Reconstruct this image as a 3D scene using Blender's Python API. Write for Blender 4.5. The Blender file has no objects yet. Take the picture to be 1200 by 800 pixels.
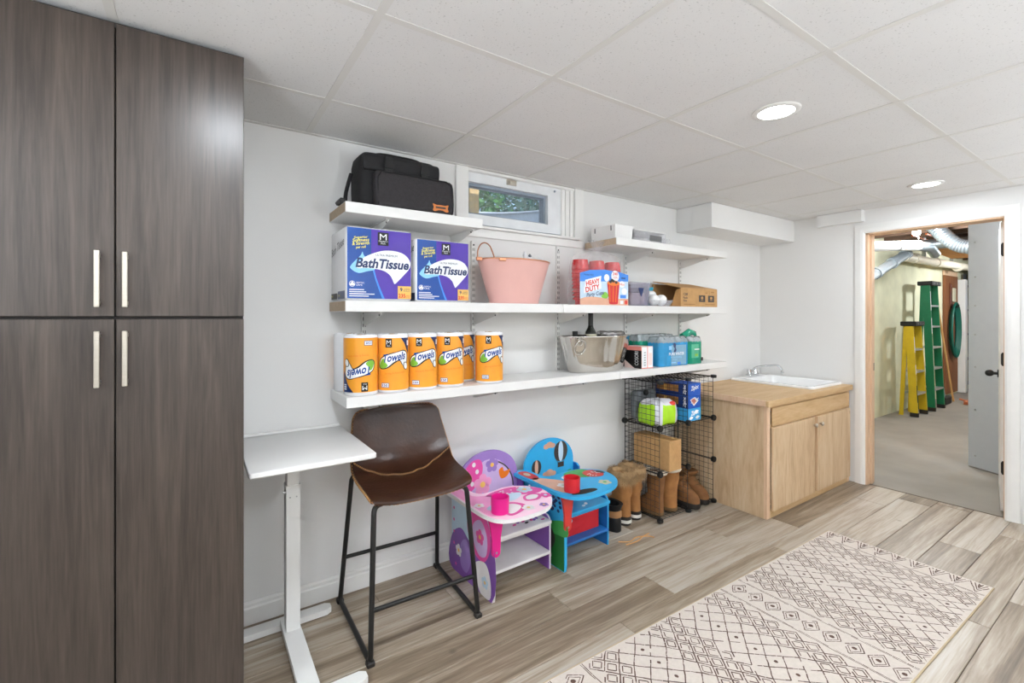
import bpy, bmesh, math, random
from math import sin, cos, pi, radians
from mathutils import Vector, Matrix
from mathutils.geometry import tessellate_polygon
random.seed(7)
SC = bpy.context.scene
COL = SC.collection

# ---------------------------------------------------------------- camera
cam_d = bpy.data.cameras.new('camera'); cam = bpy.data.objects.new('camera', cam_d); COL.objects.link(cam)
cam_d.sensor_width = 36.0; cam_d.sensor_fit = 'HORIZONTAL'
cam_d.lens = 544.3 / 1200 * 36.0
cam_d.shift_y = -(400 - 370.36) / 1200
cam_d.clip_start = 0.02
cam.location = (0, 0, 1.31)
cam.rotation_euler = (pi/2, 0, -0.5959)
SC.camera = cam

# ---------------------------------------------------------------- light and exposure
SC.view_settings.view_transform = 'Standard'
SC.view_settings.look = 'None'
SC.view_settings.gamma = 1.0
SC.view_settings.use_curve_mapping = False
SC.view_settings.exposure = -0.10
DOWNLIGHT_POWER = 8.6        # watts per recessed ceiling lamp
DIFFUSER_GLOW = 16.0
UPLIGHT_POWER = 44.0          # watts per added, unseen uplight that brightens the ceiling
UTILITY_BULB = 150.0
LAMP_COLOUR = (0.86, 0.93, 1.0)
SC.cycles.max_bounces = 10
SC.cycles.diffuse_bounces = 6
SC.cycles.transparent_max_bounces = 12
world = bpy.data.worlds.new('daylight'); SC.world = world; world.use_nodes = True
wn = world.node_tree.nodes; wl = world.node_tree.links
bg = wn['Background']
sky = wn.new('ShaderNodeTexSky'); sky.sky_type = 'NISHITA'; sky.sun_disc = False
sky.sun_elevation = radians(48); sky.sun_rotation = radians(200)
wl.new(sky.outputs['Color'], bg.inputs['Color']); bg.inputs['Strength'].default_value = 0.22
sun_d = bpy.data.lights.new('sun', 'SUN'); sun = bpy.data.objects.new('sun', sun_d); COL.objects.link(sun)
sun_d.energy = 6.0; sun_d.angle = radians(0.6); sun.rotation_euler = (radians(35), radians(15), 0)

# ---------------------------------------------------------------- materials
def lin(h):
    h = h.lstrip('#'); out = []
    for i in (0, 2, 4):
        c = int(h[i:i+2], 16) / 255
        out.append(c/12.92 if c <= 0.04045 else ((c+0.055)/1.055)**2.4)
    return (*out, 1.0)
def mat(name, col, rough=0.5, metal=0.0, var=0.04, scale=14.0, bump=0.0, bscale=80.0, trans=0.0, alpha=1.0, emit=0.0, coat=0.0, ior=1.45, stretch=None, spec=0.5):
    m = bpy.data.materials.new(name); m.use_nodes = True
    nt = m.node_tree; n = nt.nodes; l = nt.links; b = n['Principled BSDF']
    b.inputs['Roughness'].default_value = rough; b.inputs['Metallic'].default_value = metal
    b.inputs['Transmission Weight'].default_value = trans; b.inputs['Alpha'].default_value = alpha
    b.inputs['Coat Weight'].default_value = coat; b.inputs['IOR'].default_value = ior
    b.inputs['Specular IOR Level'].default_value = spec
    tc = n.new('ShaderNodeTexCoord'); co = tc.outputs['Object']
    if stretch:
        mp = n.new('ShaderNodeMapping'); mp.inputs['Scale'].default_value = stretch; l.new(co, mp.inputs['Vector']); co = mp.outputs['Vector']
    no = n.new('ShaderNodeTexNoise'); no.inputs['Scale'].default_value = scale; no.inputs['Detail'].default_value = 4; l.new(co, no.inputs['Vector'])
    c = lin(col)
    rp = n.new('ShaderNodeValToRGB'); e = rp.color_ramp.elements
    e[0].position = 0.3; e[1].position = 0.7
    e[0].color = tuple(min(1, x*(1-var)) for x in c[:3]) + (1,); e[1].color = tuple(min(1, x*(1+var)) for x in c[:3]) + (1,)
    l.new(no.outputs['Fac'], rp.inputs['Fac']); l.new(rp.outputs['Color'], b.inputs['Base Color'])
    if bump:
        n2 = n.new('ShaderNodeTexNoise'); n2.inputs['Scale'].default_value = bscale; n2.inputs['Detail'].default_value = 5; l.new(co, n2.inputs['Vector'])
        bp = n.new('ShaderNodeBump'); bp.inputs['Strength'].default_value = bump; bp.inputs['Distance'].default_value = 0.004
        l.new(n2.outputs['Fac'], bp.inputs['Height']); l.new(bp.outputs['Normal'], b.inputs['Normal'])
    if emit:
        l.new(rp.outputs['Color'], b.inputs['Emission Color']); b.inputs['Emission Strength'].default_value = emit
    return m
def wood(name, cols, stretch, scale=6.0, rough=0.45, per_object=0.0, fine=0.25, bump=0.05, dist=1.2, knots=None):
    """grain stretched along one axis; cols is a list of (position, hex)"""
    m = bpy.data.materials.new(name); m.use_nodes = True
    nt = m.node_tree; n = nt.nodes; l = nt.links; b = n['Principled BSDF']; b.inputs['Roughness'].default_value = rough
    tc = n.new('ShaderNodeTexCoord'); oi = n.new('ShaderNodeObjectInfo')
    add = n.new('ShaderNodeVectorMath'); add.operation = 'ADD'
    sc_ = n.new('ShaderNodeVectorMath'); sc_.operation = 'SCALE'; sc_.inputs['Scale'].default_value = 37.0
    cb = n.new('ShaderNodeCombineXYZ')
    for k in range(3): l.new(oi.outputs['Random'], cb.inputs[k])
    l.new(cb.outputs[0], sc_.inputs[0]); l.new(tc.outputs['Object'], add.inputs[0]); l.new(sc_.outputs[0], add.inputs[1])
    mp = n.new('ShaderNodeMapping'); mp.inputs['Scale'].default_value = stretch; l.new(add.outputs[0], mp.inputs['Vector'])
    a = n.new('ShaderNodeTexNoise'); a.inputs['Scale'].default_value = scale; a.inputs['Detail'].default_value = 6; a.inputs['Roughness'].default_value = 0.62; a.inputs['Distortion'].default_value = dist
    l.new(mp.outputs[0], a.inputs['Vector'])
    f = n.new('ShaderNodeTexNoise'); f.inputs['Scale'].default_value = scale*9; f.inputs['Detail'].default_value = 3; l.new(mp.outputs[0], f.inputs['Vector'])
    mx = n.new('ShaderNodeMix'); mx.data_type = 'FLOAT'; mx.inputs['Factor'].default_value = fine
    l.new(a.outputs['Fac'], mx.inputs['A']); l.new(f.outputs['Fac'], mx.inputs['B'])
    val = mx.outputs['Result']
    if per_object:
        mr = n.new('ShaderNodeMapRange'); mr.inputs['To Min'].default_value = -per_object; mr.inputs['To Max'].default_value = per_object
        l.new(oi.outputs['Random'], mr.inputs['Value'])
        ad = n.new('ShaderNodeMath'); ad.operation = 'ADD'; l.new(val, ad.inputs[0]); l.new(mr.outputs[0], ad.inputs[1]); val = ad.outputs[0]
    rp = n.new('ShaderNodeValToRGB'); els = rp.color_ramp.elements
    while len(els) < len(cols): els.new(0.5)
    for e, (p, c) in zip(els, cols): e.position = p; e.color = lin(c)
    l.new(val, rp.inputs['Fac']); out = rp.outputs['Color']
    if knots:
        vo = n.new('ShaderNodeTexVoronoi'); vo.inputs['Scale'].default_value = knots[0]; l.new(add.outputs[0], vo.inputs['Vector'])
        kr = n.new('ShaderNodeMapRange'); kr.inputs['From Min'].default_value = 0.02; kr.inputs['From Max'].default_value = knots[1]; kr.inputs['To Min'].default_value = knots[2]; kr.inputs['To Max'].default_value = 0
        l.new(vo.outputs['Distance'], kr.inputs['Value'])
        km = n.new('ShaderNodeMix'); km.data_type = 'RGBA'; l.new(kr.outputs[0], km.inputs['Factor']); l.new(out, km.inputs['A']); km.inputs['B'].default_value = lin(knots[3]); out = km.outputs['Result']
    l.new(out, b.inputs['Base Color'])
    bp = n.new('ShaderNodeBump'); bp.inputs['Strength'].default_value = bump; bp.inputs['Distance'].default_value = 0.003
    l.new(val, bp.inputs['Height']); l.new(bp.outputs['Normal'], b.inputs['Normal'])
    return m
def speckle(name, base, dark, scale, thresh, rough=0.9):
    m = mat(name, base, rough, var=0.02, scale=3)
    nt = m.node_tree; n = nt.nodes; l = nt.links; b = n['Principled BSDF']
    src = b.inputs['Base Color'].links[0].from_socket
    tc = n.new('ShaderNodeTexCoord'); no = n.new('ShaderNodeTexNoise'); no.inputs['Scale'].default_value = scale; no.inputs['Detail'].default_value = 2
    l.new(tc.outputs['Object'], no.inputs['Vector'])
    mr = n.new('ShaderNodeMapRange'); mr.inputs['From Min'].default_value = thresh; mr.inputs['From Max'].default_value = thresh+0.06
    l.new(no.outputs['Fac'], mr.inputs['Value'])
    mx = n.new('ShaderNodeMix'); mx.data_type = 'RGBA'; l.new(mr.outputs[0], mx.inputs['Factor']); l.new(src, mx.inputs['A']); mx.inputs['B'].default_value = lin(dark)
    l.new(mx.outputs['Result'], b.inputs['Base Color'])
    bp = n.new('ShaderNodeBump'); bp.inputs['Strength'].default_value = 0.25; bp.inputs['Distance'].default_value = 0.002; bp.invert = True
    l.new(mr.outputs[0], bp.inputs['Height']); l.new(bp.outputs['Normal'], b.inputs['Normal'])
    return m
def film(name, col, alpha, rough=0.12):
    """thin clear plastic: part see-through, part glossy"""
    m = bpy.data.materials.new(name); m.use_nodes = True
    nt = m.node_tree; n = nt.nodes; l = nt.links; b = n['Principled BSDF']; o = n['Material Output']
    b.inputs['Base Color'].default_value = lin(col); b.inputs['Roughness'].default_value = rough
    tr = n.new('ShaderNodeBsdfTransparent'); mx = n.new('ShaderNodeMixShader')
    tc = n.new('ShaderNodeTexCoord'); no = n.new('ShaderNodeTexNoise'); no.inputs['Scale'].default_value = 30; l.new(tc.outputs['Object'], no.inputs['Vector'])
    mr = n.new('ShaderNodeMapRange'); mr.inputs['To Min'].default_value = max(0, alpha-0.12); mr.inputs['To Max'].default_value = min(1, alpha+0.12)
    l.new(no.outputs['Fac'], mr.inputs['Value']); l.new(mr.outputs[0], mx.inputs['Fac'])
    bp = n.new('ShaderNodeBump'); bp.inputs['Strength'].default_value = 0.5; bp.inputs['Distance'].default_value = 0.004; l.new(no.outputs['Fac'], bp.inputs['Height']); l.new(bp.outputs['Normal'], b.inputs['Normal'])
    l.new(tr.outputs[0], mx.inputs[1]); l.new(b.outputs[0], mx.inputs[2]); l.new(mx.outputs[0], o.inputs['Surface'])
    return m

M = {}
M['wall'] = mat('wall_paint', '#e3e2e0', 0.75, var=0.012, scale=2.0, bump=0.04, bscale=160)
M['trim'] = mat('trim_paint', '#e9e8e5', 0.35, var=0.01)
M['grid'] = mat('ceiling_grid_metal', '#d5d3cf', 0.5, var=0.01)
M['tile'] = speckle('ceiling_tile_fissured', '#dcdbda', '#c2c1bf', 150, 0.64)
M['cab'] = wood('dark_grey_wood_laminate', [(0.25, '#2c2521'), (0.42, '#39312c'), (0.55, '#463d37'), (0.72, '#554b43')], (9, 9, 0.4), 2.2, 0.33, fine=0.3, bump=0.02, dist=1.6)
M['cab_dark'] = mat('cabinet_edge_dark', '#2c2724', 0.5)
M['nickel'] = mat('brushed_nickel', '#c9c2b6', 0.32, 1.0, stretch=(1, 1, 30))
M['plank'] = wood('vinyl_plank_grey_oak', [(0.22, '#5a4c3f'), (0.4, '#82725f'), (0.5, '#9c8d7b'), (0.6, '#afa495'), (0.75, '#b9b5ae')], (0.28, 5.5, 1), 3.0, 0.42, per_object=0.115, fine=0.22, bump=0.06, dist=0.9, knots=(3.0, 0.06, 0.6, '#5d5043'))
M['underlay'] = mat('subfloor_dark', '#5a4f45', 0.9)
M['maple'] = wood('raw_birch_plywood', [(0.3, '#b08e6a'), (0.5, '#cbae8b'), (0.7, '#d9c3a4')], (4, 4, 0.6), 1.9, 0.55, fine=0.3, bump=0.03, knots=(2.6, 0.06, 0.7, '#a87f56'))
M['maple_x'] = wood('raw_pine_board', [(0.25, '#b08a5c'), (0.5, '#c7a579'), (0.75, '#d5b890')], (0.5, 4, 4), 3.0, 0.55, fine=0.3, bump=0.03, knots=(3.0, 0.07, 0.6, '#99704a'))
M['jamb'] = wood('raw_pine_jamb', [(0.3, '#cba585'), (0.55, '#dab99a'), (0.8, '#e4cbb0')], (6, 6, 0.6), 3.0, 0.6, knots=(3.5, 0.06, 0.6, '#8f6a48'))
M['concrete'] = mat('concrete_slab', '#8f8a82', 0.8, var=0.10, scale=3.0, bump=0.1, bscale=30)
M['foundation'] = mat('painted_foundation_wall', '#d3d2b6', 0.9, var=0.10, scale=4.0, bump=0.3, bscale=12)
M['joist'] = wood('old_joist_wood', [(0.3, '#3d2a1e'), (0.6, '#5d4431'), (0.8, '#76583f')], (5, 0.5, 5), 3.0, 0.8)
M['oriented'] = wood('orange_plywood', [(0.3, '#b06d26'), (0.6, '#cf8f43'), (0.8, '#dda45c')], (0.6, 4, 4), 3.0, 0.7)
M['white'] = mat('white_laminate', '#e2e1df', 0.38, var=0.01)
M['white_edge'] = mat('raw_shelf_edge', '#b5a189', 0.8, var=0.08, scale=60)
M['white_metal'] = mat('white_powder_coat', '#e4e3e0', 0.35, var=0.01)
M['slot'] = mat('slot_shadow_black', '#2b2a29', 0.8)
M['leather'] = mat('brown_leather', '#3c2317', 0.28, var=0.35, scale=7, bump=0.3, bscale=55)
M['thread'] = mat('tan_thread', '#c4935c', 0.7)
M['blackmetal'] = mat('black_powder_coat', '#1c1b1a', 0.4)
M['black'] = mat('black_plastic', '#161616', 0.45)
M['blackcloth'] = mat('black_nylon', '#1b1a1c', 0.75, var=0.2, scale=60, bump=0.4, bscale=400)
M['greycloth'] = mat('charcoal_canvas', '#312e30', 0.85, var=0.2, scale=90, bump=0.5, bscale=500)
M['orange_leather'] = mat('orange_leather_patch', '#c4743a', 0.6)
M['rug'] = mat('cream_woven_rug', '#cfc4ba', 0.95, var=0.05, scale=90, bump=0.4, bscale=500)
M['ink'] = mat('brown_rug_print', '#5d463d', 0.95, var=0.3, scale=60)
M['rug_edge'] = mat('rug_binding', '#b7a486', 0.95)
M['plasticwrap'] = mat('glossy_white_wrap', '#eeeef0', 0.22, var=0.02)
M['p_blue'] = mat('print_blue', '#10499c', 0.25, var=0.16, scale=6); M['p_purple'] = mat('print_purple', '#4b2f9f', 0.25, var=0.12, scale=8)
M['p_navy'] = mat('print_navy', '#142c5e', 0.3); M['p_ltblue'] = mat('print_light_blue', '#8ecbee', 0.3); M['p_cyan'] = mat('print_cyan', '#3f86de', 0.3)
M['p_white'] = mat('print_white', '#eef0f2', 0.3); M['p_yellow'] = mat('print_yellow', '#e6df6a', 0.35); M['p_peach'] = mat('print_peach', '#f2c063', 0.35)
M['p_red'] = mat('print_red', '#d8382c', 0.35); M['p_black'] = mat('print_black', '#151515', 0.4); M['p_green'] = mat('print_green', '#7dbb3f', 0.35)
M['p_orange'] = mat('print_orange', '#efa033', 0.3, var=0.07, scale=9); M['p_dorange'] = mat('print_deep_orange', '#e8791f', 0.3); M['p_grey'] = mat('print_grey', '#6b6b6b', 0.5)
M['paper'] = mat('tissue_paper', '#f0eeea', 0.9, bump=0.2, bscale=200)
M['cardcore'] = mat('cardboard_tube', '#b89a73', 0.9)
M['pinkmetal'] = mat('pink_painted_metal', '#e3b3ab', 0.3, var=0.02)
M['copper'] = mat('copper_wire', '#c98d6d', 0.3, 0.9)
M['plush'] = mat('white_plush', '#e4e4e6', 0.95, bump=0.8, bscale=120); M['plush_y'] = mat('yellow_plush', '#d7c25a', 0.95)
M['steel'] = mat('polished_steel', '#d2cfca', 0.14, 1.0, var=0.03, scale=3, bump=0.5, bscale=11, stretch=(1, 1, 0.04))
M['chrome'] = mat('chrome', '#d0d2d4', 0.08, 1.0)
M['bottle'] = mat('dark_green_glass', '#10130d', 0.08, coat=0.5)
M['labelpaper'] = mat('bottle_label', '#c8c2a8', 0.6)
M['tin'] = mat('silver_tin', '#a8a6a5', 0.25, 0.8)
M['carton'] = mat('corrugated_cardboard', '#bf9563', 0.85, var=0.08, scale=30, bump=0.1, bscale=100)
M['carton_in'] = mat('cardboard_inside', '#9a7143', 0.9, var=0.08); M['tape'] = mat('packing_tape', '#a97c46', 0.35)
M['clear'] = film('clear_acrylic', '#d8d8de', 0.22); M['clear_bag'] = film('clear_bag_film', '#e6e3e6', 0.13)
M['clear_smoke'] = film('tinted_clear_plastic', '#9c98ab', 0.45)
M['film_blue'] = film('blue_shrink_film', '#33a1dc', 0.82); M['film_green'] = film('green_shrink_film', '#14a07e', 0.85); M['film_ltgreen'] = film('light_green_shrink_film', '#63c9a3', 0.8); M['film_clear'] = film('clear_shrink_film', '#cfd8dc', 0.4); M['film_pale'] = film('pale_blue_film', '#8fbcd8', 0.85)
M['water'] = film('water_bottle_plastic', '#b9cdd6', 0.5)
M['redcup'] = mat('red_clear_cups', '#c8181e', 0.2, var=0.12, scale=40)
M['teal'] = mat('teal_wrapper', '#2fa9c8', 0.3, var=0.1)
M['glasspane'] = film('window_glass', '#dfe8ec', 0.10, 0.03)
M['vinyl'] = mat('white_vinyl_frame', '#e2e4e6', 0.4)
M['vinyl_shade'] = mat('vinyl_shade_grey', '#8f9aa6', 0.5)  # darker copy of the vinyl: shade inside the window reveal put into the colour
M['magenta'] = mat('magenta_plastic', '#d81a82', 0.35); M['lilac'] = mat('lilac_board', '#9a7bc0', 0.4); M['pink'] = mat('pink_board', '#ef9cc8', 0.4, var=0.06); M['purple'] = mat('purple_board', '#7e4fa3', 0.4)
M['ltlilac'] = mat('pale_lilac_print', '#cbb0dc', 0.4); M['whiteboard'] = mat('white_painted_board', '#e8e4e4', 0.4); M['hotpink'] = mat('hot_pink_print', '#e0509f', 0.4); M['palepink'] = mat('pale_pink_print', '#f6cfe0', 0.4); M['skyprint'] = mat('pale_sky_print', '#c3d9ea', 0.4)
M['skyblue'] = mat('sky_blue_board', '#2fa6db', 0.4, var=0.04); M['blue'] = mat('blue_board', '#1c68b0', 0.4); M['green'] = mat('green_print', '#3e9a4b', 0.4); M['dkgreen'] = mat('dark_green_print', '#1f6b2d', 0.4); M['charcoal'] = mat('charcoal_print', '#3b3634', 0.4); M['peach'] = mat('peach_print', '#d9a68c', 0.4)
M['redplastic'] = mat('red_plastic', '#c9202a', 0.35); M['redboard'] = mat('red_board', '#cf3a33', 0.4); M['redfabric'] = mat('red_fabric_bin', '#c2222b', 0.85, bump=0.3, bscale=300)
M['screw'] = mat('screw_steel', '#a9a9a8', 0.3, 0.9)
M['suede'] = mat('tan_suede', '#9c6b3c', 0.85, var=0.22, scale=18, bump=0.3, bscale=90); M['suede_dk'] = mat('brown_suede', '#7d5430', 0.85, var=0.2, scale=18, bump=0.3, bscale=90)
M['fur'] = mat('tan_fur', '#a58660', 0.95, var=0.35, scale=25); M['fleece'] = mat('cream_fleece', '#d9cdbb', 0.95, bump=0.6, bscale=150)
M['rubber'] = mat('dark_rubber', '#26221f', 0.6); M['rubber_tan'] = mat('tan_rubber', '#6f5535', 0.7); M['band'] = mat('white_rubber_band', '#d9d4cb', 0.6); M['blackshoe'] = mat('black_rubber_shoe', '#17181a', 0.4); M['shoetan'] = mat('tan_shoe_leather', '#a2754b', 0.7)
M['lime'] = mat('lime_green_film', '#a9dc2a', 0.25, var=0.1); M['silverfilm'] = mat('silver_white_film', '#dcdce2', 0.22); M['zblue'] = mat('carton_blue', '#1b57b8', 0.35); M['zlt'] = mat('carton_light_blue', '#3fa3dd', 0.35); M['zdk'] = mat('carton_navy', '#15306f', 0.35); M['cookie'] = mat('carton_brown_picture', '#a06f3a', 0.5, var=0.3, scale=60); M['kgreen'] = mat('carton_green', '#2e9a68', 0.4); M['greybag'] = mat('grey_bag', '#6d7276', 0.6)
M['coral'] = mat('coral_print', '#e88f83', 0.4); M['rosy'] = mat('rosy_carton', '#f3d8d2', 0.45)
M['porcelain'] = mat('white_porcelain', '#f3f3f3', 0.15, var=0.005)
M['doorgrey'] = mat('grey_metal_panel', '#b7bbc0', 0.4, var=0.02); M['doorwhite'] = mat('white_door_paint', '#ecebe8', 0.4)
M['lad_yellow'] = mat('yellow_fibreglass', '#c4a81c', 0.4, var=0.06); M['lad_green'] = mat('green_fibreglass', '#14734c', 0.4, var=0.08); M['alu'] = mat('aluminium', '#c3c7c9', 0.35, 0.8)
M['galv'] = mat('galvanised_duct', '#aab4bb', 0.3, 0.85, var=0.1, scale=20); M['pvc'] = mat('cream_pvc', '#e6dfcc', 0.4); M['castiron'] = mat('grey_pipe', '#828c92', 0.5); M['whitepipe'] = mat('white_insulation', '#e6e8ea', 0.6)
M['brownboard'] = wood('brown_board', [(0.3, '#6a3f24'), (0.6, '#8a5733'), (0.8, '#9c6a42')], (5, 5, 0.5), 3.0, 0.6)
M['hose'] = mat('green_hose', '#0f5a4c', 0.45); M['broomwood'] = mat('broom_handle', '#b58a55', 0.6); M['orangeplastic'] = mat('orange_plastic', '#b9643c', 0.45)
M['copperpipe'] = mat('copper_pipe', '#b5603a', 0.3, 0.9)
M['leaf'] = mat('green_leaves', '#3c7a34', 0.6, var=0.45, scale=5); M['leaf2'] = mat('blue_green_leaves', '#3f7268', 0.6, var=0.4, scale=5); M['bark'] = mat('bark', '#5b4a3a', 0.9)
M['post'] = wood('pale_lumber', [(0.3, '#c9a56a'), (0.6, '#dfc088'), (0.8, '#ecd6a6')], (6, 6, 0.6), 3.0, 0.7, knots=(9, 0.05, 0.9, '#6d4a26'))
M['well'] = mat('galvanised_window_well', '#b9c4cf', 0.35, 0.4); M['grass'] = mat('lawn', '#56763a', 0.95, var=0.3)
M['led'] = mat('led_diffuser', '#ffffff', 0.5, var=0.0, emit=DIFFUSER_GLOW)
M['bulb'] = mat('bulb_glass', '#ffffff', 0.5, var=0.0, emit=30.0)
M['bin_blue'] = mat('blue_storage_bin', '#2a5f93', 0.5); M['bin_red'] = mat('red_storage_bin', '#7e2f2a', 0.5); M['shelf_dark'] = mat('dark_steel_shelf', '#2b2d31', 0.5)

# ---------------------------------------------------------------- builders
def rootloc(p):
    while p is not None and p.parent is not None: p = p.parent
    return Vector(p.location) if p is not None else Vector((0, 0, 0))
class MB:
    """collects simple shapes into one mesh; coordinates are in world space unless local=True at build"""
    def __init__(s): s.v = []; s.f = []; s.m = []; s.k = 0
    def mat(s, k): s.k = k; return s
    def add(s, vs, fs, k=None):
        o = len(s.v); s.v += [tuple(v) for v in vs]
        for f in fs: s.f.append(tuple(i+o for i in f)); s.m.append(s.k if k is None else k)
        return s
    def box(s, x0, x1, y0, y1, z0, z1, k=None):
        return s.add([(x0,y0,z0),(x1,y0,z0),(x1,y1,z0),(x0,y1,z0),(x0,y0,z1),(x1,y0,z1),(x1,y1,z1),(x0,y1,z1)],
                     [(0,3,2,1),(4,5,6,7),(0,1,5,4),(1,2,6,5),(2,3,7,6),(3,0,4,7)], k)
    def rbox(s, x0, x1, y0, y1, z0, z1, r=0.005, seg=2, k=None):
        bm = bmesh.new(); bmesh.ops.create_cube(bm, size=1)
        for v in bm.verts: v.co = Vector(((x0+x1)/2+v.co.x*(x1-x0), (y0+y1)/2+v.co.y*(y1-y0), (z0+z1)/2+v.co.z*(z1-z0)))
        bmesh.ops.bevel(bm, geom=bm.edges[:], offset=r, segments=seg, profile=0.5, affect='EDGES')
        bm.verts.index_update()
        s.add([v.co[:] for v in bm.verts], [[v.index for v in f.verts] for f in bm.faces], k); bm.free(); return s
    def obox(s, c, ax, ay, az, k=None):
        """box from centre and three half-axis vectors"""
        c, ax, ay, az = map(Vector, (c, ax, ay, az)); vs = []
        for z in (-1, 1):
            for x, y in ((-1,-1),(1,-1),(1,1),(-1,1)): vs.append(c+ax*x+ay*y+az*z)
        return s.add(vs, [(0,3,2,1),(4,5,6,7),(0,1,5,4),(1,2,6,5),(2,3,7,6),(3,0,4,7)], k)
    def rings(s, rs, cap0=True, cap1=True, closed=True, k=None):
        n = len(rs[0]); vs = [p for r in rs for p in r]; fs = []
        for i in range(len(rs)-1):
            for j in range(n if closed else n-1):
                a = i*n+j; b = i*n+(j+1) % n; fs.append((a, b, b+n, a+n))
        if cap0: fs.append(tuple(range(n-1, -1, -1)))
        if cap1: fs.append(tuple(range((len(rs)-1)*n, len(rs)*n)))
        return s.add(vs, fs, k)
    def tube(s, pts, r, n=8, closed=False, k=None, caps=True):
        pts = [Vector(p) for p in pts]; rs = []; L = len(pts); prev = None
        for i, p in enumerate(pts):
            if closed: t = pts[(i+1) % L]-pts[i-1]
            else: t = pts[min(i+1, L-1)]-pts[max(i-1, 0)]
            t.normalize()
            if prev is None:
                a = Vector((0,0,1)) if abs(t.z) < 0.9 else Vector((1,0,0)); u = t.cross(a).normalized()
            else: u = (prev-t*prev.dot(t)).normalized()
            prev = u; w = t.cross(u); rr = r[i] if isinstance(r, (list, tuple)) else r
            rs.append([p+(u*cos(2*pi*j/n)+w*sin(2*pi*j/n))*rr for j in range(n)])
        if closed: rs.append(rs[0]); return s.rings(rs, False, False, k=k)
        return s.rings(rs, caps, caps, k=k)
    def cyl(s, p0, p1, r, r1=None, n=16, k=None, caps=True): return s.tube([p0, p1], [r, r if r1 is None else r1], n, k=k, caps=caps)
    def lathe(s, prof, c=(0,0,0), n=24, sx=1, sy=1, k=None, cap0=True, cap1=False):
        return s.rings([[(c[0]+r*sx*cos(2*pi*j/n), c[1]+r*sy*sin(2*pi*j/n), c[2]+z) for j in range(n)] for r, z in prof], cap0, cap1, k=k)
    def prism(s, poly, fn, d0, d1, k=None):
        n = len(poly); a = [fn(u, v, d0) for u, v in poly]; b = [fn(u, v, d1) for u, v in poly]
        tri = tessellate_polygon([[Vector((u, v, 0)) for u, v in poly]])
        fs = [tuple(t) for t in tri]+[tuple(i+n for i in reversed(t)) for t in tri]+[(i, (i+1) % n, (i+1) % n+n, i+n) for i in range(n)]
        return s.add(a+b, fs, k)
    def ball(s, c, r, n=12, m=8, k=None):
        rx, ry, rz = r if isinstance(r, (tuple, list)) else (r, r, r); rs = []
        for i in range(1, m):
            a = -pi/2+pi*i/m; rs.append([(c[0]+rx*cos(a)*cos(2*pi*j/n), c[1]+ry*cos(a)*sin(2*pi*j/n), c[2]+rz*sin(a)) for j in range(n)])
        return s.rings(rs, True, True, k=k)
    def build(s, name, mats, parent=None, smooth=0, local=False, kind=None, label=None):
        me = bpy.data.meshes.new(name)
        off = Vector((0,0,0)) if local else rootloc(parent)
        me.from_pydata([(x-off.x, y-off.y, z-off.z) for x, y, z in s.v], [], s.f)
        if not isinstance(mats, (list, tuple)): mats = [mats]
        for m in mats: me.materials.append(M[m])
        me.polygons.foreach_set('material_index', s.m)
        bm = bmesh.new(); bm.from_mesh(me); bmesh.ops.recalc_face_normals(bm, faces=bm.faces); bm.to_mesh(me); bm.free()
        if smooth:
            me.polygons.foreach_set('use_smooth', [True]*len(me.polygons)); me.set_sharp_from_angle(angle=radians(smooth))
        o = bpy.data.objects.new(name, me); COL.objects.link(o)
        if parent is not None: o.parent = parent
        if kind: o['kind'] = kind
        if label: o['label'] = label
        return o
def thing(name, label, cat, loc=(0,0,0), rz=0.0, group=None):
    o = bpy.data.objects.new(name, None); COL.objects.link(o); o.empty_display_size = 0.05
    o.location = loc; o.rotation_euler = (0, 0, rz); o['label'] = label; o['category'] = cat
    if group: o['group'] = group
    return o
def tag(o, label, cat, group=None):
    o['label'] = label; o['category'] = cat
    if group: o['group'] = group
    return o
def share(src, parent, loc=None, name=None):
    """copy of a part that shares its mesh"""
    c = src.copy(); COL.objects.link(c); c.parent = parent
    if loc is not None: c.location = loc
    return c
def arc(c, r, a0, a1, n, f):
    return [f(c[0]+r*cos(radians(a0+(a1-a0)*i/n)), c[1]+r*sin(radians(a0+(a1-a0)*i/n))) for i in range(n+1)]
def bezier(p, n=10):
    p = [Vector(q) for q in p]; out = []
    for i in range(n+1):
        t = i/n; out.append(p[0]*(1-t)**3+p[1]*3*t*(1-t)**2+p[2]*3*t*t*(1-t)+p[3]*t**3)
    return out
def smoothpath(pts, n=6, closed=False):
    """Catmull-Rom through points"""
    P = [Vector(p) for p in pts]; out = []; L = len(P); rng = range(L if closed else L-1)
    for i in rng:
        p0 = P[i-1] if (closed or i > 0) else P[0]; p1 = P[i]; p2 = P[(i+1) % L]; p3 = P[(i+2) % L] if (closed or i+2 < L) else P[-1]
        for j in range(n):
            t = j/n; out.append(0.5*((2*p1)+(p2-p0)*t+(2*p0-5*p1+4*p2-p3)*t*t+(3*p1-p0-3*p2+p3)*t**3))
    if not closed: out.append(P[-1])
    return out
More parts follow.
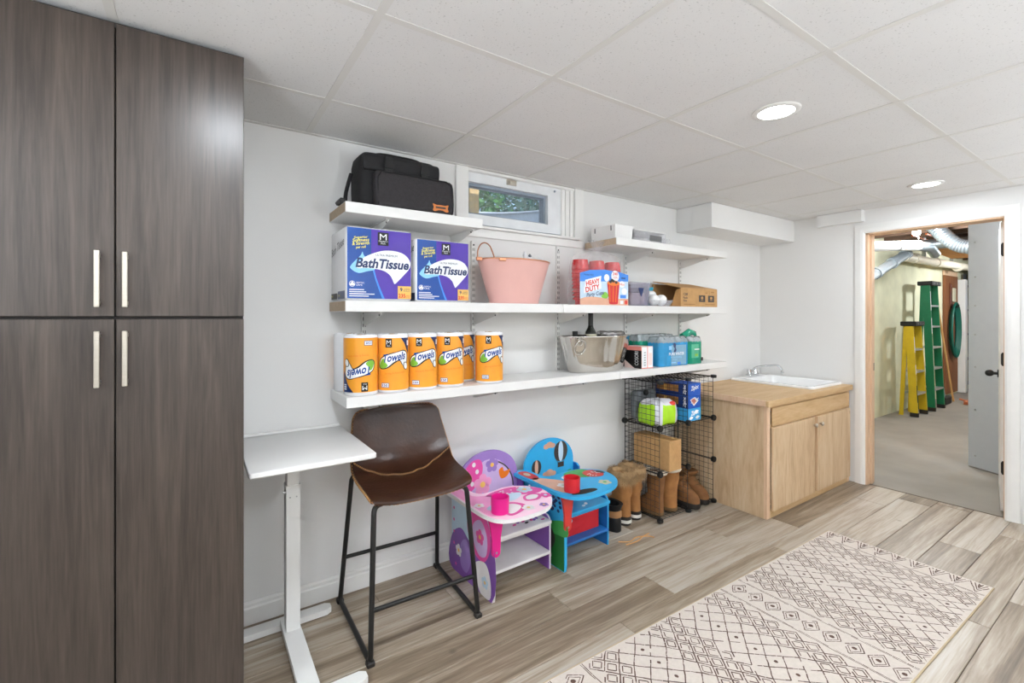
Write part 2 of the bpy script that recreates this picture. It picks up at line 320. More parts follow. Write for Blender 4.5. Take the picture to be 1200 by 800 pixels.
# ---------------------------------------------------------------- flat print
_font = {}
def glyphs(txt, bold=0.0):
    key = (txt, bold)
    if key not in _font:
        cu = bpy.data.curves.new('lettering', 'FONT'); cu.body = txt; cu.size = 1; cu.offset = bold; cu.resolution_u = 3
        o = bpy.data.objects.new('lettering', cu); COL.objects.link(o)
        dg = bpy.context.evaluated_depsgraph_get(); dg.update()
        me = bpy.data.meshes.new_from_object(o.evaluated_get(dg))
        vs = [(v.co.x, v.co.y) for v in me.vertices]; fs = [tuple(p.vertices) for p in me.polygons]
        bpy.data.objects.remove(o); bpy.data.curves.remove(cu); bpy.data.meshes.remove(me)
        xs = [a for a, b in vs] or [0]; x0 = min(xs)
        _font[key] = ([(a-x0, b) for a, b in vs], fs, max(xs)-x0)
    return _font[key]
class Print:
    """flat print laid on a surface: fn(u, v, height above surface) gives the point"""
    def __init__(s, fn, step=None, layer=0.0006): s.fn = fn; s.b = MB(); s.step = step; s.L = layer
    def tri(s, a, b, c, k, o, depth=0):
        if s.step and depth < 6 and max(abs(a[0]-b[0]), abs(b[0]-c[0]), abs(a[0]-c[0])) > s.step:
            ab = ((a[0]+b[0])/2, (a[1]+b[1])/2); bc = ((c[0]+b[0])/2, (c[1]+b[1])/2); ca = ((a[0]+c[0])/2, (a[1]+c[1])/2)
            for t in ((a, ab, ca), (ab, b, bc), (ca, bc, c), (ab, bc, ca)): s.tri(*t, k, o, depth+1)
            return
        s.b.add([s.fn(*a, o), s.fn(*b, o), s.fn(*c, o)], [(0, 1, 2)], k)
    def poly(s, pts, k, layer=1):
        for t in tessellate_polygon([[Vector((u, v, 0)) for u, v in pts]]): s.tri(*[pts[i] for i in t], k, layer*s.L)
        return s
    def rect(s, u0, u1, v0, v1, k, layer=1): return s.poly([(u0, v0), (u1, v0), (u1, v1), (u0, v1)], k, layer)
    def ell(s, cu, cv, ru, rv, k, layer=1, n=20, rot=0):
        c, d = cos(radians(rot)), sin(radians(rot))
        return s.poly([(cu+ru*cos(2*pi*i/n)*c-rv*sin(2*pi*i/n)*d, cv+ru*cos(2*pi*i/n)*d+rv*sin(2*pi*i/n)*c) for i in range(n)], k, layer)
    def curve(s, pts, k, layer=1, n=5): return s.poly([(p.x, p.y) for p in smoothpath([(a, b, 0) for a, b in pts], n, True)], k, layer)
    def line(s, pts, w, k, layer=1):
        for (a, b), (c, d) in zip(pts, pts[1:]):
            l = math.hypot(c-a, d-b) or 1; x, y = -(d-b)/l*w/2, (c-a)/l*w/2
            s.poly([(a-x, b-y), (c-x, d-y), (c+x, d+y), (a+x, b+y)], k, layer)
        return s
    def text(s, txt, u, v, h, k, layer=2, width=None, shear=0.0, align='L', bold=0.0, rot=0.0):
        vs, fs, w = glyphs(txt, bold); sv = h/0.7; su = (width/w) if width else sv
        x0 = {'L': 0, 'C': -w*su/2, 'R': -w*su}[align]; c, d = cos(radians(rot)), sin(radians(rot)); P = []
        for a, b in vs:
            x = x0+a*su+b*sv*shear; y = b*sv; P.append(s.fn(u+x*c-y*d, v+x*d+y*c, layer*s.L))
        s.b.add(P, fs, k); return s
    def build(s, name, mats, parent, **kw): return s.b.build(name, mats, parent, **kw)
def front(x0, y, z0): return lambda u, v, o: (x0+u, y-o, z0+v)          # faces -Y
def leftside(x, y1, z0): return lambda u, v, o: (x-o, y1-u, z0+v)        # faces -X, u runs towards the viewer
def topside(x0, y0, z): return lambda u, v, o: (x0+u, y0+v, z+o)
def rollmap(cx, cy, r, z0, a0=-90, flip=False, h=0):
    def f(u, v, o):
        if flip: u, v = -u, h-v
        a = radians(a0)+u/r; return (cx+(r+o)*cos(a), cy+(r+o)*sin(a), z0+v)
    return f

# ================================================================ THE SETTING
W = 2.2685; H = 2.137; XR = 4.31; XL = -1.6; YF = -1.6
def struct(name, b, mats, **kw): return b.build(name, mats, None, kind='structure', **kw)
# floor and planks
floor = struct('floor', MB().box(XL, XR+0.06, YF, W, -0.06, -0.004), 'underlay')
rows = []; y = 1.386-0.18*17
while y < W:
    rows.append((max(y, YF), min(y+0.18, W))); y += 0.18
cache = {}
starts = {}
for r, (y0, y1) in enumerate(rows):
    if y1-y0 < 0.02: continue
    x = XL-random.uniform(0.1, 1.1)
    if abs(y0-1.386) < 0.01: x = 1.87-1.22*3
    if abs(y0-1.206) < 0.01: x = 1.50-1.22*3
    while x < XR+0.02:
        a, b_ = max(x, XL), min(x+1.22, XR+0.03); x += 1.22
        if b_-a < 0.03: continue
        g = 0.0011
        key = (round(b_-a, 3), round(y1-y0, 3))
        if key not in cache:
            q = MB(); l, w = b_-a, y1-y0; e = 0.0022
            q.rings([[(g, g, -0.004), (l-g, g, -0.004), (l-g, w-g, -0.004), (g, w-g, -0.004)], [(g, g, -0.0016), (l-g, g, -0.0016), (l-g, w-g, -0.0016), (g, w-g, -0.0016)],
                     [(g+e, g+e, 0), (l-g-e, g+e, 0), (l-g-e, w-g-e, 0), (g+e, w-g-e, 0)]])
            o = q.build('plank', 'plank', floor, local=True); cache[key] = o
        else: o = share(cache[key], floor)
        o.location = (a, y0, 0)
# ceiling: grid, tiles
ceiling = struct('ceiling', MB().box(XL-0.15, XR+0.15, YF-0.15, W+0.2, 2.19, 2.24), 'wall')
gx = [0.4155+0.61*i for i in range(-4, 7)]; gy = [1.2609+0.61*j for j in range(-5, 2)]
gx = [g for g in gx if XL < g < XR]; gy = [g for g in gy if YF < g < W]
for g in gx: MB().box(g-0.012, g+0.012, YF, W, H, H+0.012).build('grid_tee', 'grid', ceiling)
for g in gy:
    MB().box(XL, XR, g-0.012, g+0.012, H+0.0007, H+0.012).build('grid_tee', 'grid', ceiling)
for (a, b_, c, d) in ((XL, XR, W-0.02, W), (XL, XR, YF, YF+0.02), (XL, XL+0.02, YF, W), (XR-0.02, XR, YF, W)):
    MB().box(a, b_, c, d, H-0.0015, H+0.012).build('wall_angle', 'grid', ceiling)
LX = [-1.11, 0.1105, 1.9405, 3.79]; LY = [0.956, -0.874]
bx = [XL]+gx+[XR]; by = [YF]+gy+[W]; cache = {}
for i in range(len(bx)-1):
    for j in range(len(by)-1):
        x0, x1, y0, y1 = bx[i], bx[i+1], by[j], by[j+1]
        key = (round(x1-x0, 3), round(y1-y0, 3))
        if key not in cache:
            l, w = x1-x0, y1-y0; q = MB()
            q.rings([[(0.002, 0.002, 0.016), (l-0.002, 0.002, 0.016), (l-0.002, w-0.002, 0.016), (0.002, w-0.002, 0.016)], [(0.002, 0.002, 0.005), (l-0.002, 0.002, 0.005), (l-0.002, w-0.002, 0.005), (0.002, w-0.002, 0.005)]])
            cache[key] = o = q.build('ceiling_tile', 'tile', ceiling, local=True)
        else: o = share(cache[key], ceiling)
        o.location = (x0, y0, H-0.003)
# walls
WX0, WX1, WZ0, WZ1 = 1.21, 2.02, 1.815, 2.137
b = MB(); T = 0.16
b.box(XL, WX0, W, W+T, -0.05, 2.2).box(WX1, XR+T, W, W+T, -0.05, 2.2).box(WX0, WX1, W, W+T, -0.05, WZ0).box(WX0, WX1, W, W+T, WZ1, 2.2)
struct('wall_back', b, 'wall')
DY0, DY1, DZ = 0.68, 1.455, 1.965
b = MB(); b.box(XR, XR+0.13, YF, DY0, -0.05, 2.2).box(XR, XR+0.13, DY1, W, -0.05, 2.2).box(XR, XR+0.13, DY0, DY1, DZ, 2.2)
struct('wall_right', b, 'wall')
struct('wall_left', MB().box(XL-0.12, XL, YF-0.12, W+T, -0.05, 2.2), 'wall')
struct('wall_front', MB().box(XL, XR+0.13, YF-0.12, YF, -0.05, 2.2), 'wall')
# soffits
struct('trim_1', MB().box(3.083, XR, 1.972, W, 1.958, H-0.001), 'wall')
struct('trim_2', MB().box(4.245, XR, 1.455, 1.765, 2.045, H-0.001), 'wall')
# baseboards: a board with a stepped cap
def baseboard(name, p0, p1, nrm):
    p0, p1, nrm = Vector(p0), Vector(p1), Vector(nrm); b = MB(); prof = [(0, 0), (0.014, 0), (0.014, 0.068), (0.010, 0.074), (0.010, 0.086), (0.004, 0.094), (0, 0.094)]
    b.rings([[p+nrm*d+Vector((0, 0, z)) for d, z in prof] for p in (p0, p1)])
    return struct(name, b, 'trim')
baseboard('baseboard_back', (XL, W, 0), (3.03, W, 0), (0, -1, 0))
baseboard('baseboard_right', (XR, YF, 0), (XR, 0.615, 0), (-1, 0, 0))
baseboard('baseboard_left', (XL, YF, 0), (XL, W, 0), (1, 0, 0))
baseboard('baseboard_front', (XL, YF, 0), (XR, YF, 0), (0, 1, 0))
# door lining and casing
JT = 0.02
b = MB().box(XR-0.002, XR+0.135, DY1-JT, DY1, 0, DZ).box(XR-0.002, XR+0.135, DY0, DY0+JT, 0, DZ).box(XR-0.002, XR+0.135, DY0, DY1, DZ-JT, DZ)
b.box(XR+0.05, XR+0.085, DY1-JT-0.01, DY1-JT, 0, DZ-JT)
jamb = struct('trim_3', b, 'jamb')
MB().box(XR+0.095, XR+0.125, DY1-JT-0.002, DY1-JT, 0.88, 0.94).build('strike_plate', 'black', jamb)
def casing(name, y0, y1, z0, z1, vertical, inner):
    b = MB(); prof = [(0, 0), (0, 0.010), (0.012, 0.016), (0.03, 0.017), (0.058, 0.013), (0.068, 0.012), (0.068, 0)]
    if vertical:
        s = 1 if y1 > y0 else -1
        b.rings([[(XR-d, y0+s*t, z0) for t, d in prof], [(XR-d, y0+s*t, z1+t) for t, d in prof]])
    else: b.rings([[(XR-d, y0-t, z0+t) for t, d in prof], [(XR-d, y1+t, z0+t) for t, d in prof]])
    return struct(name, b, 'trim')
casing('trim_4', 1.449, 2.0, 0, 1.955, True, 0)
casing('trim_5', 0.695, 0.0, 0, 1.955, True, 0)
casing('trim_6', 0.695, 1.449, 1.955, 0, False, 0)
# basement window
win = struct('window_1', MB().box(1.25, 1.822, 2.285, 2.31, 2.066, 2.125).box(1.25, 1.822, 2.285, 2.31, 1.83, 1.885).box(1.20, 1.25, 2.285, 2.31, 1.83, 2.125).box(1.822, 1.925, 2.285, 2.31, 1.83, 2.125), 'vinyl')
MB().box(1.25, 1.822, 2.31, 2.36, 2.05, 2.066).box(1.25, 1.822, 2.31, 2.36, 1.885, 1.897).box(1.25, 1.262, 2.31, 2.36, 1.897, 2.05).box(1.808, 1.822, 2.31, 2.36, 1.897, 2.05).build('sash', 'vinyl_shade', win)
MB().box(1.262, 1.808, 2.338, 2.343, 1.897, 2.05).build('pane', 'glasspane', win)
b = MB().box(1.51, 1.575, 2.275, 2.286, 2.085, 2.115).cyl((1.53, 2.276, 2.1), (1.53, 2.268, 2.1), 0.009); b.box(1.54, 1.57, 2.268, 2.276, 2.102, 2.108); b.build('latch', 'nickel', win)
MB().cyl((1.875, 2.286, 2.10), (1.875, 2.28, 2.10), 0.007).build('screw_cap', 'vinyl_shade', win)
def board(name, x0, x1, y0, y1, z0, z1): return struct(name, MB().rbox(x0, x1, y0, y1, z0, z1, 0.003, 1), 'trim')
board('trim_7', 1.163, 1.24, W-0.016, W+0.02, 1.80, H-0.003)
board('trim_8', 2.02, 2.095, W-0.016, W, 1.80, H-0.003)
board('trim_9', 1.925, 1.955, 2.275, 2.31, 1.815, 2.13); board('trim_10', 1.957, 1.99, 2.272, 2.31, 1.815, 2.13); board('trim_11', 1.992, 2.02, 2.268, 2.31, 1.815, 2.13)
board('trim_12', 1.163, 2.05, W-0.032, 2.285, 1.80, 1.816)
board('trim_13', 1.163, 2.095, W-0.014, W, 1.752, 1.80)
board('trim_14', 1.24, 2.02, W-0.010, W+0.02, 2.118, H-0.003)
# door leaf swung into the utility room, hinge edge to us
ang = radians(10.2); dv = Vector((cos(ang), sin(ang), 0)); nv = Vector((-sin(ang), cos(ang), 0)); hp = Vector((4.447, 0.702, 0))
c = hp+dv*0.37+nv*0.0175+Vector((0, 0, 0.975))
door = struct('door_1', MB().obox(c, dv*0.37, nv*0.0175, Vector((0, 0, 0.962))), 'doorwhite')
for z in (1.754, 1.023, 0.30):
    q = MB(); e = hp-dv*0.0015; pts = [(-0.012, -0.045), (0.010, -0.045), (0.016, -0.032), (0.016, 0.032), (0.010, 0.045), (-0.012, 0.045)]
    q.prism([(u+0.017, v) for u, v in pts], lambda u, v, d: tuple(e+nv*u+Vector((0, 0, z+v))-dv*d), 0, 0.002)
    q.cyl(tuple(e+nv*-0.002+Vector((0, 0, z-0.045))), tuple(e+nv*-0.002+Vector((0, 0, z+0.045))), 0.006); q.build('hinge', 'black', door)
kp = hp+dv*0.675+nv*0.035+Vector((0, 0, 0.87))
q = MB(); q.cyl(tuple(kp), tuple(kp+nv*0.008), 0.03, n=20); q.cyl(tuple(kp+nv*0.008), tuple(kp+nv*0.035), 0.011); q.ball(tuple(kp+nv*0.05), 0.026, 14, 10); q.build('door_knob', 'black', door, smooth=40)
q = MB(); q.obox(hp+dv*0.02+nv*0.017+Vector((0, 0, 1.945)), dv*0.02, nv*0.012, Vector((0, 0, 0.012))); q.build('top_stop', 'nickel', door)
# recessed lamps
def downlight(x, y, label, k=1.0):
    t = thing('recessed_downlight', label, 'ceiling light', (x, y, H-0.004), group='recessed ceiling lamps')
    MB().lathe([(0.066, 0.0), (0.082, 0.0), (0.088, 0.004), (0.088, 0.0075), (0.066, 0.0075)], n=40, cap0=False).build('trim_ring', 'white_metal', t, local=True, smooth=40)
    MB().rings([[(0.067*cos(2*pi*k/40), 0.067*sin(2*pi*k/40), 0.002) for k in range(40)], [(0.067*cos(2*pi*k/40), 0.067*sin(2*pi*k/40), 0.006) for k in range(40)]]).build('diffuser', 'led', t, local=True)
    ld = bpy.data.lights.new('downlight_lamp', 'AREA'); ld.shape = 'DISK'; ld.size = 0.13; ld.energy = DOWNLIGHT_POWER*k; ld.color = LAMP_COLOUR
    lo = bpy.data.objects.new('downlight_lamp', ld); COL.objects.link(lo); lo.parent = t; lo.location = (0, 0, -0.004)
downlight(1.9405, 0.956, 'round white recessed ceiling lamp nearer the camera, the larger of the two lit discs')
downlight(3.79, 0.956, 'round white recessed ceiling lamp farther away, close to the doorway')
for x in LX:
    for y in LY:
        if not (x > 1 and y > 0) and x < 3: downlight(x, y, 'round white recessed ceiling lamp %s' % ('over the tall cabinet front' if x == LX[1] and y > 0 else 'left of the tall cabinet' if y > 0 else ('behind the camera in the left corner', 'behind the camera, straight back from the cabinet', 'behind the camera, straight back from the window', '')[LX.index(x)]), 1.5 if x < 1 else 0.9)
# floor-lamp-shaped uplights added out of view to brighten the ceiling
def added_uplight(x, y, label):
    t = thing('added_floor_lamp', label, 'added lamp', (x, y, 0), group='added fill uplights')
    MB().lathe([(0.14, 0.0005), (0.14, 0.012), (0.02, 0.03)], (x, y, 0), 28, cap1=True).build('base', 'white_metal', t, smooth=40)
    MB().cyl((x, y, 0.02), (x, y, 1.05), 0.012, n=12).build('pole', 'white_metal', t, smooth=60)
    MB().lathe([(0.02, 1.03), (0.10, 1.07), (0.17, 1.15), (0.168, 1.15), (0.098, 1.075), (0.018, 1.04)], (x, y, 0), 32).build('shade', 'white_metal', t, smooth=60)
    ld = bpy.data.lights.new('fill_uplight', 'AREA'); ld.shape = 'DISK'; ld.size = 0.24; ld.energy = UPLIGHT_POWER; ld.color = LAMP_COLOUR; lo = bpy.data.objects.new('fill_uplight', ld); COL.objects.link(lo); lo.parent = t; lo.location = (0, 0, 1.135); lo.rotation_euler = (pi, 0, 0)
added_uplight(-1.0, -0.1, 'added white uplight brightening the ceiling, unseen left of the camera')
added_uplight(1.2, -1.25, 'added white uplight brightening the ceiling, unseen straight behind the camera')
added_uplight(3.6, -1.1, 'added white uplight brightening the ceiling, unseen behind the camera at right')

# ================================================================ TALL CABINET
t = thing('tall_cabinet', 'tall dark grey wood-grain pantry cabinet with four doors at the left, reaching the ceiling', 'cabinet', (-0.188, 1.97, 0))
CX0, CX1, CYF, CYB = -0.498, 0.1215, 1.70, 2.25
MB().box(CX0, CX1, CYF, CYB, 0.08, 2.118).box(CX0+0.02, CX1-0.02, CYF+0.05, CYB, 0, 0.08).build('body', 'cab_dark', t)
MB().box(CX0, CX1+0.0004, CYF-0.018, CYF-0.0005, 2.108, 2.1225).build('top_strip', 'cab_dark', t)
for up in (1, 0):
    for left in (1, 0):
        x0, x1 = (CX0+0.001, -0.1895) if left else (-0.1855, CX1)
        z0, z1 = (1.3095, 2.120) if up else (0.085, 1.3015)
        d = MB().rbox(x0, x1, CYF-0.02, CYF-0.001, z0, z1, 0.0012, 1).build('door', 'cab', t)
        hx = -0.222 if left else -0.164; hz = (1.334, 1.487) if up else (1.118, 1.270)
        q = MB(); yb = CYF-0.02
        q.rbox(hx-0.006, hx+0.006, yb-0.036, yb-0.027, hz[0], hz[1], 0.0015, 1)
        for z in (hz[0]+0.012, hz[1]-0.012): q.box(hx-0.005, hx+0.005, yb-0.028, yb, z-0.005, z+0.005)
        q.build('handle', 'nickel', d)
# ================================================================ SHELVES
YSF = 1.975
tracks = [(0.668, 0.885, 1.74), (1.272, 0.885, 1.728), (1.882, 0.885, 1.748), (2.500, 0.885, 1.745), (3.113, 0.885, 1.745)]
names = ['first slotted white wall rail from the left, behind the tissue packs', 'second slotted white wall rail from the left, between the tissue packs and the pink tub',
         'third slotted white wall rail, just right of the pink tub', 'fourth slotted white wall rail, behind the clear organiser and small pink-white carton', 'fifth and rightmost slotted white wall rail, behind the open cardboard carton']
for (x, z0, z1), n in zip(tracks, names):
    t = thing('shelf_rail', n, 'shelf rail', (x, W, z0), group='slotted shelf rails')
    MB().box(x-0.0125, x-0.009, W-0.014, W-0.0005, z0, z1).box(x+0.009, x+0.0125, W-0.014, W-0.0005, z0, z1).box(x-0.009, x+0.009, W-0.013, W-0.0005, z0, z1).build('channel', 'white_metal', t)
    q = MB(); z = z0+0.02
    while z < z1-0.03:
        for s in (-1, 1): q.box(x+s*0.005-0.0014, x+s*0.005+0.0014, W-0.0136, W-0.0125, z, z+0.016)
        z += 0.032
    q.build('slots', 'slot', t, kind='stuff')
    MB().cyl((x, W-0.0125, z1-0.022), (x, W-0.0148, z1-0.022), 0.005, n=10).build('screw', 'slot', t)
def shelf(name_label, x0, x1, zt, th, brs, edge=True, edge_r=True):
    t = thing('wall_shelf', name_label, 'shelf', ((x0+x1)/2, W, zt-th), group='white wall shelves')
    MB().rbox(x0, x1, YSF, W-0.016, zt-th, zt, 0.0015, 1).build('board', 'white', t)
    if edge: MB().box(x0-0.0008, x0+0.0005, YSF+0.004, W-0.018, zt-th+0.003, zt-0.003).build('raw_edge', 'white_edge', t, label='bare brown end of the shelf board')
    for x in brs:
        q = MB(); zb = zt-th
        q.prism([(W-0.014, zb-0.001), (YSF+0.03, zb-0.001), (YSF+0.03, zb-0.012), (YSF+0.10, zb-0.028), (W-0.05, zb-0.062), (W-0.014, zb-0.066)], lambda u, v, d: (x+d, u, v), -0.0025, 0.0025)
        q.box(x-0.011, x+0.011, YSF+0.03, W-0.014, zb-0.0035, zb-0.0005)
        q.cyl((x, YSF+0.05, zb-0.014), (x-0.004, YSF+0.05, zb-0.014), 0.004, n=8, k=1)
        q.build('bracket', ['white_metal', 'slot'], t)
shelf('long lower white shelf at left carrying the orange paper towel rolls', 0.512, 2.137, 0.972, 0.045, [0.668, 1.272, 1.882], edge=False)
shelf('lower white shelf at right carrying the bottled water packs', 2.1385, 3.29, 0.972, 0.045, [2.5, 3.113], edge=False)
shelf('middle white shelf at left carrying the bath tissue packs and pink tub', 0.508, 1.684, 1.376, 0.047, [0.668, 1.272])
shelf('middle white shelf at right carrying the cup bag and open carton', 1.6855, 3.29, 1.376, 0.047, [1.882, 2.5, 3.113], edge=False)
shelf('short top white shelf at left holding the black bag', 0.508, 1.165, 1.787, 0.045, [0.70, 1.13])
shelf('short top white shelf at right, under the boxed ceiling drop, holding clear boxes', 2.105, 3.29, 1.790, 0.045, [2.5, 3.113])

# ================================================================ STANDING DESK
t = thing('standing_desk', 'small white standing desk with one square column beside the tall cabinet', 'desk', (0.345, 2.0, 0))
DX0, DX1, DYF, DYB, DZT = 0.138, 0.556, 1.716, 2.255, 0.80
rr = 0.012; pl = []
for cx_, cy_, a in ((DX1-rr, DYF+rr, -90), (DX1-0.002, DYB-0.002, 0), (DX0+0.002, DYB-0.002, 90), (DX0+rr, DYF+rr, 180)):
    r_ = rr if cy_ < 2 else 0.002
    pl += [(cx_+r_*cos(radians(a+90*k/4)), cy_+r_*sin(radians(a+90*k/4))) for k in range(5)]
q = MB()
def inset(poly, d):
    mx = sum(p[0] for p in poly)/len(poly); my = sum(p[1] for p in poly)/len(poly)
    return [(mx+(x-mx)*(1-d/0.2), my+(y_-my)*(1-d/0.26)) for x, y_ in poly]
q.rings([[(x, y_, DZT-0.02) for x, y_ in inset(pl, 0.004)], [(x, y_, DZT-0.016) for x, y_ in pl], [(x, y_, DZT-0.002) for x, y_ in pl], [(x, y_, DZT) for x, y_ in inset(pl, 0.002)]])
q.build('desktop', 'white', t, smooth=35)
MB().rbox(DX0+0.005, DX1-0.008, DYB-0.022, DYB-0.004, DZT, DZT+0.012, 0.003, 1).build('back_lip', 'white', t)
MB().box(0.2945, 0.3455, 2.035, 2.095, 0.03, 0.63).build('outer_column', 'white_metal', t)
MB().box(0.2985, 0.3415, 2.039, 2.091, 0.60, DZT-0.02).build('inner_column', 'white_metal', t)
MB().box(0.2935, 0.3465, 2.034, 2.096, 0.615, 0.632).build('collar', 'white_metal', t)
q = MB()
for x in (0.308, 0.332): q.cyl((x, 2.0345, 0.585), (x, 2.0325, 0.585), 0.003, n=8)
q.cyl((0.2945, 2.05, 0.605), (0.284, 2.05, 0.605), 0.006, n=10); q.build('screw', 'screw', t)
MB().rbox(0.20, 0.44, 1.9, 2.2, DZT-0.035, DZT-0.02, 0.003, 1).build('top_bracket', 'white_metal', t)
MB().box(0.285, 0.350, 1.64, 2.14, 0.026, 0.05).build('base_beam', 'white_metal', t)
def footbar(y0, y1, x0, x1):
    q = MB(); pl = [(x0+0.02, y0), (x1-0.02, y0), (x1, y0+0.014), (x1, y1-0.014), (x1-0.02, y1), (x0+0.02, y1), (x0, y1-0.014), (x0, y0+0.014)]
    q.prism(pl, lambda u, v, d: (u, v, d), 0.004, 0.028); return q
footbar(2.135, 2.19, 0.13, 0.492).build('foot', 'white_metal', t); footbar(1.645, 1.70, 0.13, 0.505).build('foot', 'white_metal', t)
q = MB()
for x in (0.16, 0.46):
    for y_ in (2.16, 1.67): MB().cyl((x, y_, 0), (x, y_, 0.006), 0.012, n=10).build('glide', 'rubber', t)

# ================================================================ BAR STOOL
t = thing('bar_stool', 'brown leather counter stool with contrast stitching and black metal sled legs', 'stool', (0.775, 1.97, 0))
prof = [(-0.012, 1.733, 0.580, 0.205, 0.010, 0.0), (0.0, 1.742, 0.592, 0.216, 0.016, 0.0), (0.05, 1.79, 0.600, 0.222, 0.020, 0.0), (0.13, 1.87, 0.599, 0.226, 0.024, 0.0), (0.21, 1.95, 0.596, 0.229, 0.030, 0.004), (0.29, 2.025, 0.597, 0.232, 0.038, 0.015),
        (0.34, 2.075, 0.607, 0.233, 0.042, 0.035), (0.39, 2.115, 0.633, 0.232, 0.036, 0.055), (0.45, 2.145, 0.682, 0.229, 0.020, 0.060), (0.52, 2.165, 0.738, 0.224, 0.008, 0.055), (0.60, 2.182, 0.800, 0.215, 0.0, 0.048), (0.645, 2.192, 0.842, 0.209, -0.002, 0.043), (0.67, 2.198, 0.864, 0.196, -0.006, 0.038), (0.682, 2.200, 0.874, 0.165, -0.004, 0.03)]
SCX = 0.765
def seat_pt(i, tt):
    _, y_, z, w, up, fw = prof[i]; xo = 0.0 + 0.035*max(0, (y_-1.75)/0.45)
    edge = 0.0
    if i <= 2: edge = 0.018*max(0, abs(tt)-0.7)/0.3*(3-i)/3
    return Vector((SCX+xo+tt*w, y_-fw*abs(tt)**2.2+edge, z+up*abs(tt)**2.2))
NT = 17; grid = [[seat_pt(i, -1+2*j/(NT-1)) for j in range(NT)] for i in range(len(prof))]
# refine along the profile
fine = []
cols = [smoothpath([grid[i][j] for i in range(len(prof))], 4) for j in range(NT)]
NR = len(cols[0])
def offs(i, j):
    a = cols[min(j+1, NT-1)][i]-cols[max(j-1, 0)][i]; b_ = cols[j][min(i+1, NR-1)]-cols[j][max(i-1, 0)]
    return a.cross(b_).normalized()
q = MB(); th = 0.017; vs = []
for i in range(NR):
    for j in range(NT): vs.append(cols[j][i])
for i in range(NR):
    for j in range(NT): vs.append(cols[j][i]-offs(i, j)*th)
fs = []; n0 = NR*NT
for i in range(NR-1):
    for j in range(NT-1):
        a = i*NT+j; fs.append((a, a+1, a+NT+1, a+NT)); fs.append((n0+a, n0+a+NT, n0+a+NT+1, n0+a+1))
for i in range(NR-1):
    for j in (0, NT-1): a = i*NT+j; fs.append((a, a+NT, n0+a+NT, n0+a))
for j in range(NT-1):
    for i in (0, NR-1): a = i*NT+j; fs.append((a, a+1, n0+a+1, n0+a))
q.add(vs, fs); seat = q.build('seat_shell', 'leather', t, smooth=50)
# stitching: zigzag round the rim, and along the crease seam
rim = [cols[0][i] for i in range(NR-1, -1, -1)]+[cols[j][0] for j in range(1, NT)]+[cols[NT-1][i] for i in range(1, NR)]+[cols[j][NR-1] for j in range(NT-2, 0, -1)]
rimn = [offs(i, 0) for i in range(NR-1, -1, -1)]+[offs(0, j) for j in range(1, NT)]+[offs(i, NT-1) for i in range(1, NR)]+[offs(NR-1, j) for j in range(NT-2, 0, -1)]
q = MB(); acc = []
for k in range(len(rim)):
    a, b_ = rim[k], rim[(k+1) % len(rim)]; na = rimn[k]; l = (b_-a).length; m = max(1, round(l/0.0075))
    for s in range(m): acc.append((a.lerp(b_, s/m), na))
zz = [p-n*(th*0.5+(0.005 if k % 2 else -0.006))+( -n*0)+(p-Vector((SCX+0.015, 1.98, 0.7))).normalized()*0.0022 for k, (p, n) in enumerate(acc)]
q.tube(zz, 0.0017, 4, True); q.build('rim_stitching', 'thread', seat)
def crease_pt(tt): 
    i = 19+int(round(9*abs(tt)**2)); j = int(round((tt+1)/2*(NT-1))); return cols[j][min(i, NR-1)]+offs(min(i, NR-1), j)*0.002
cr = smoothpath([crease_pt(-1+2*j/(NT-1)) for j in range(NT)], 8)
q = MB(); q.tube(cr, 0.004, 6); q.build('seat_seam', 'leather', seat, smooth=60)
q = MB(); q.tube([p+Vector((0, -0.0035, 0.0025))+Vector((0, 0.0, 0.004 if k % 2 else -0.004)) for k, p in enumerate(cr)], 0.0016, 4); q.build('seam_stitching', 'thread', seat)
def sled(pts, rad=0.03):
    pts = [Vector(p) for p in pts]; out = [pts[0]]
    for i in range(1, len(pts)-1):
        a = (pts[i-1]-pts[i]).normalized(); b_ = (pts[i+1]-pts[i]).normalized(); p0 = pts[i]+a*rad; p1 = pts[i]+b_*rad
        for k in range(7): s = k/6; out.append(p0*(1-s)**2+pts[i]*2*s*(1-s)+p1*s*s)
    out.append(pts[-1]); return out
LP = [(0.60, 1.80, 0.572), (0.563, 1.775, 0.578), (0.537, 1.736, 0.013), (0.542, 2.20, 0.013), (0.575, 2.125, 0.60), (0.61, 2.11, 0.597)]
RP = [(0.93, 1.80, 0.572), (0.967, 1.78, 0.576), (1.013, 1.757, 0.013), (1.036, 2.225, 0.013), (1.003, 2.15, 0.61), (0.96, 2.13, 0.60)]
MB().tube(sled(LP), 0.0105, 8).build('sled_leg', 'blackmetal', t, smooth=60); MB().tube(sled(RP), 0.0105, 8).build('sled_leg', 'blackmetal', t, smooth=60)
def onleg(a, b_, z): a, b_ = Vector(a), Vector(b_); return a.lerp(b_, (a.z-z)/(a.z-b_.z))
MB().tube([onleg(LP[1], LP[2], 0.197), onleg(RP[1], RP[2], 0.182)], 0.009, 8).build('footrest', 'blackmetal', t, smooth=60)
MB().tube([onleg(LP[4], LP[3], 0.215), onleg(RP[4], RP[3], 0.195)], 0.009, 8).build('rear_stretcher', 'blackmetal', t, smooth=60)
MB().tube([Vector(LP[0]), Vector(RP[0])], 0.009, 8).build('seat_rail', 'blackmetal', t); MB().tube([Vector(LP[5]), Vector(RP[5])], 0.009, 8).build('seat_rail', 'blackmetal', t)
for p in (LP[2], LP[3], RP[2], RP[3]): MB().rbox(p[0]-0.015, p[0]+0.015, p[1]-0.014, p[1]+0.018, 0.0, 0.02, 0.004, 1).build('foot_cap', 'rubber', t)

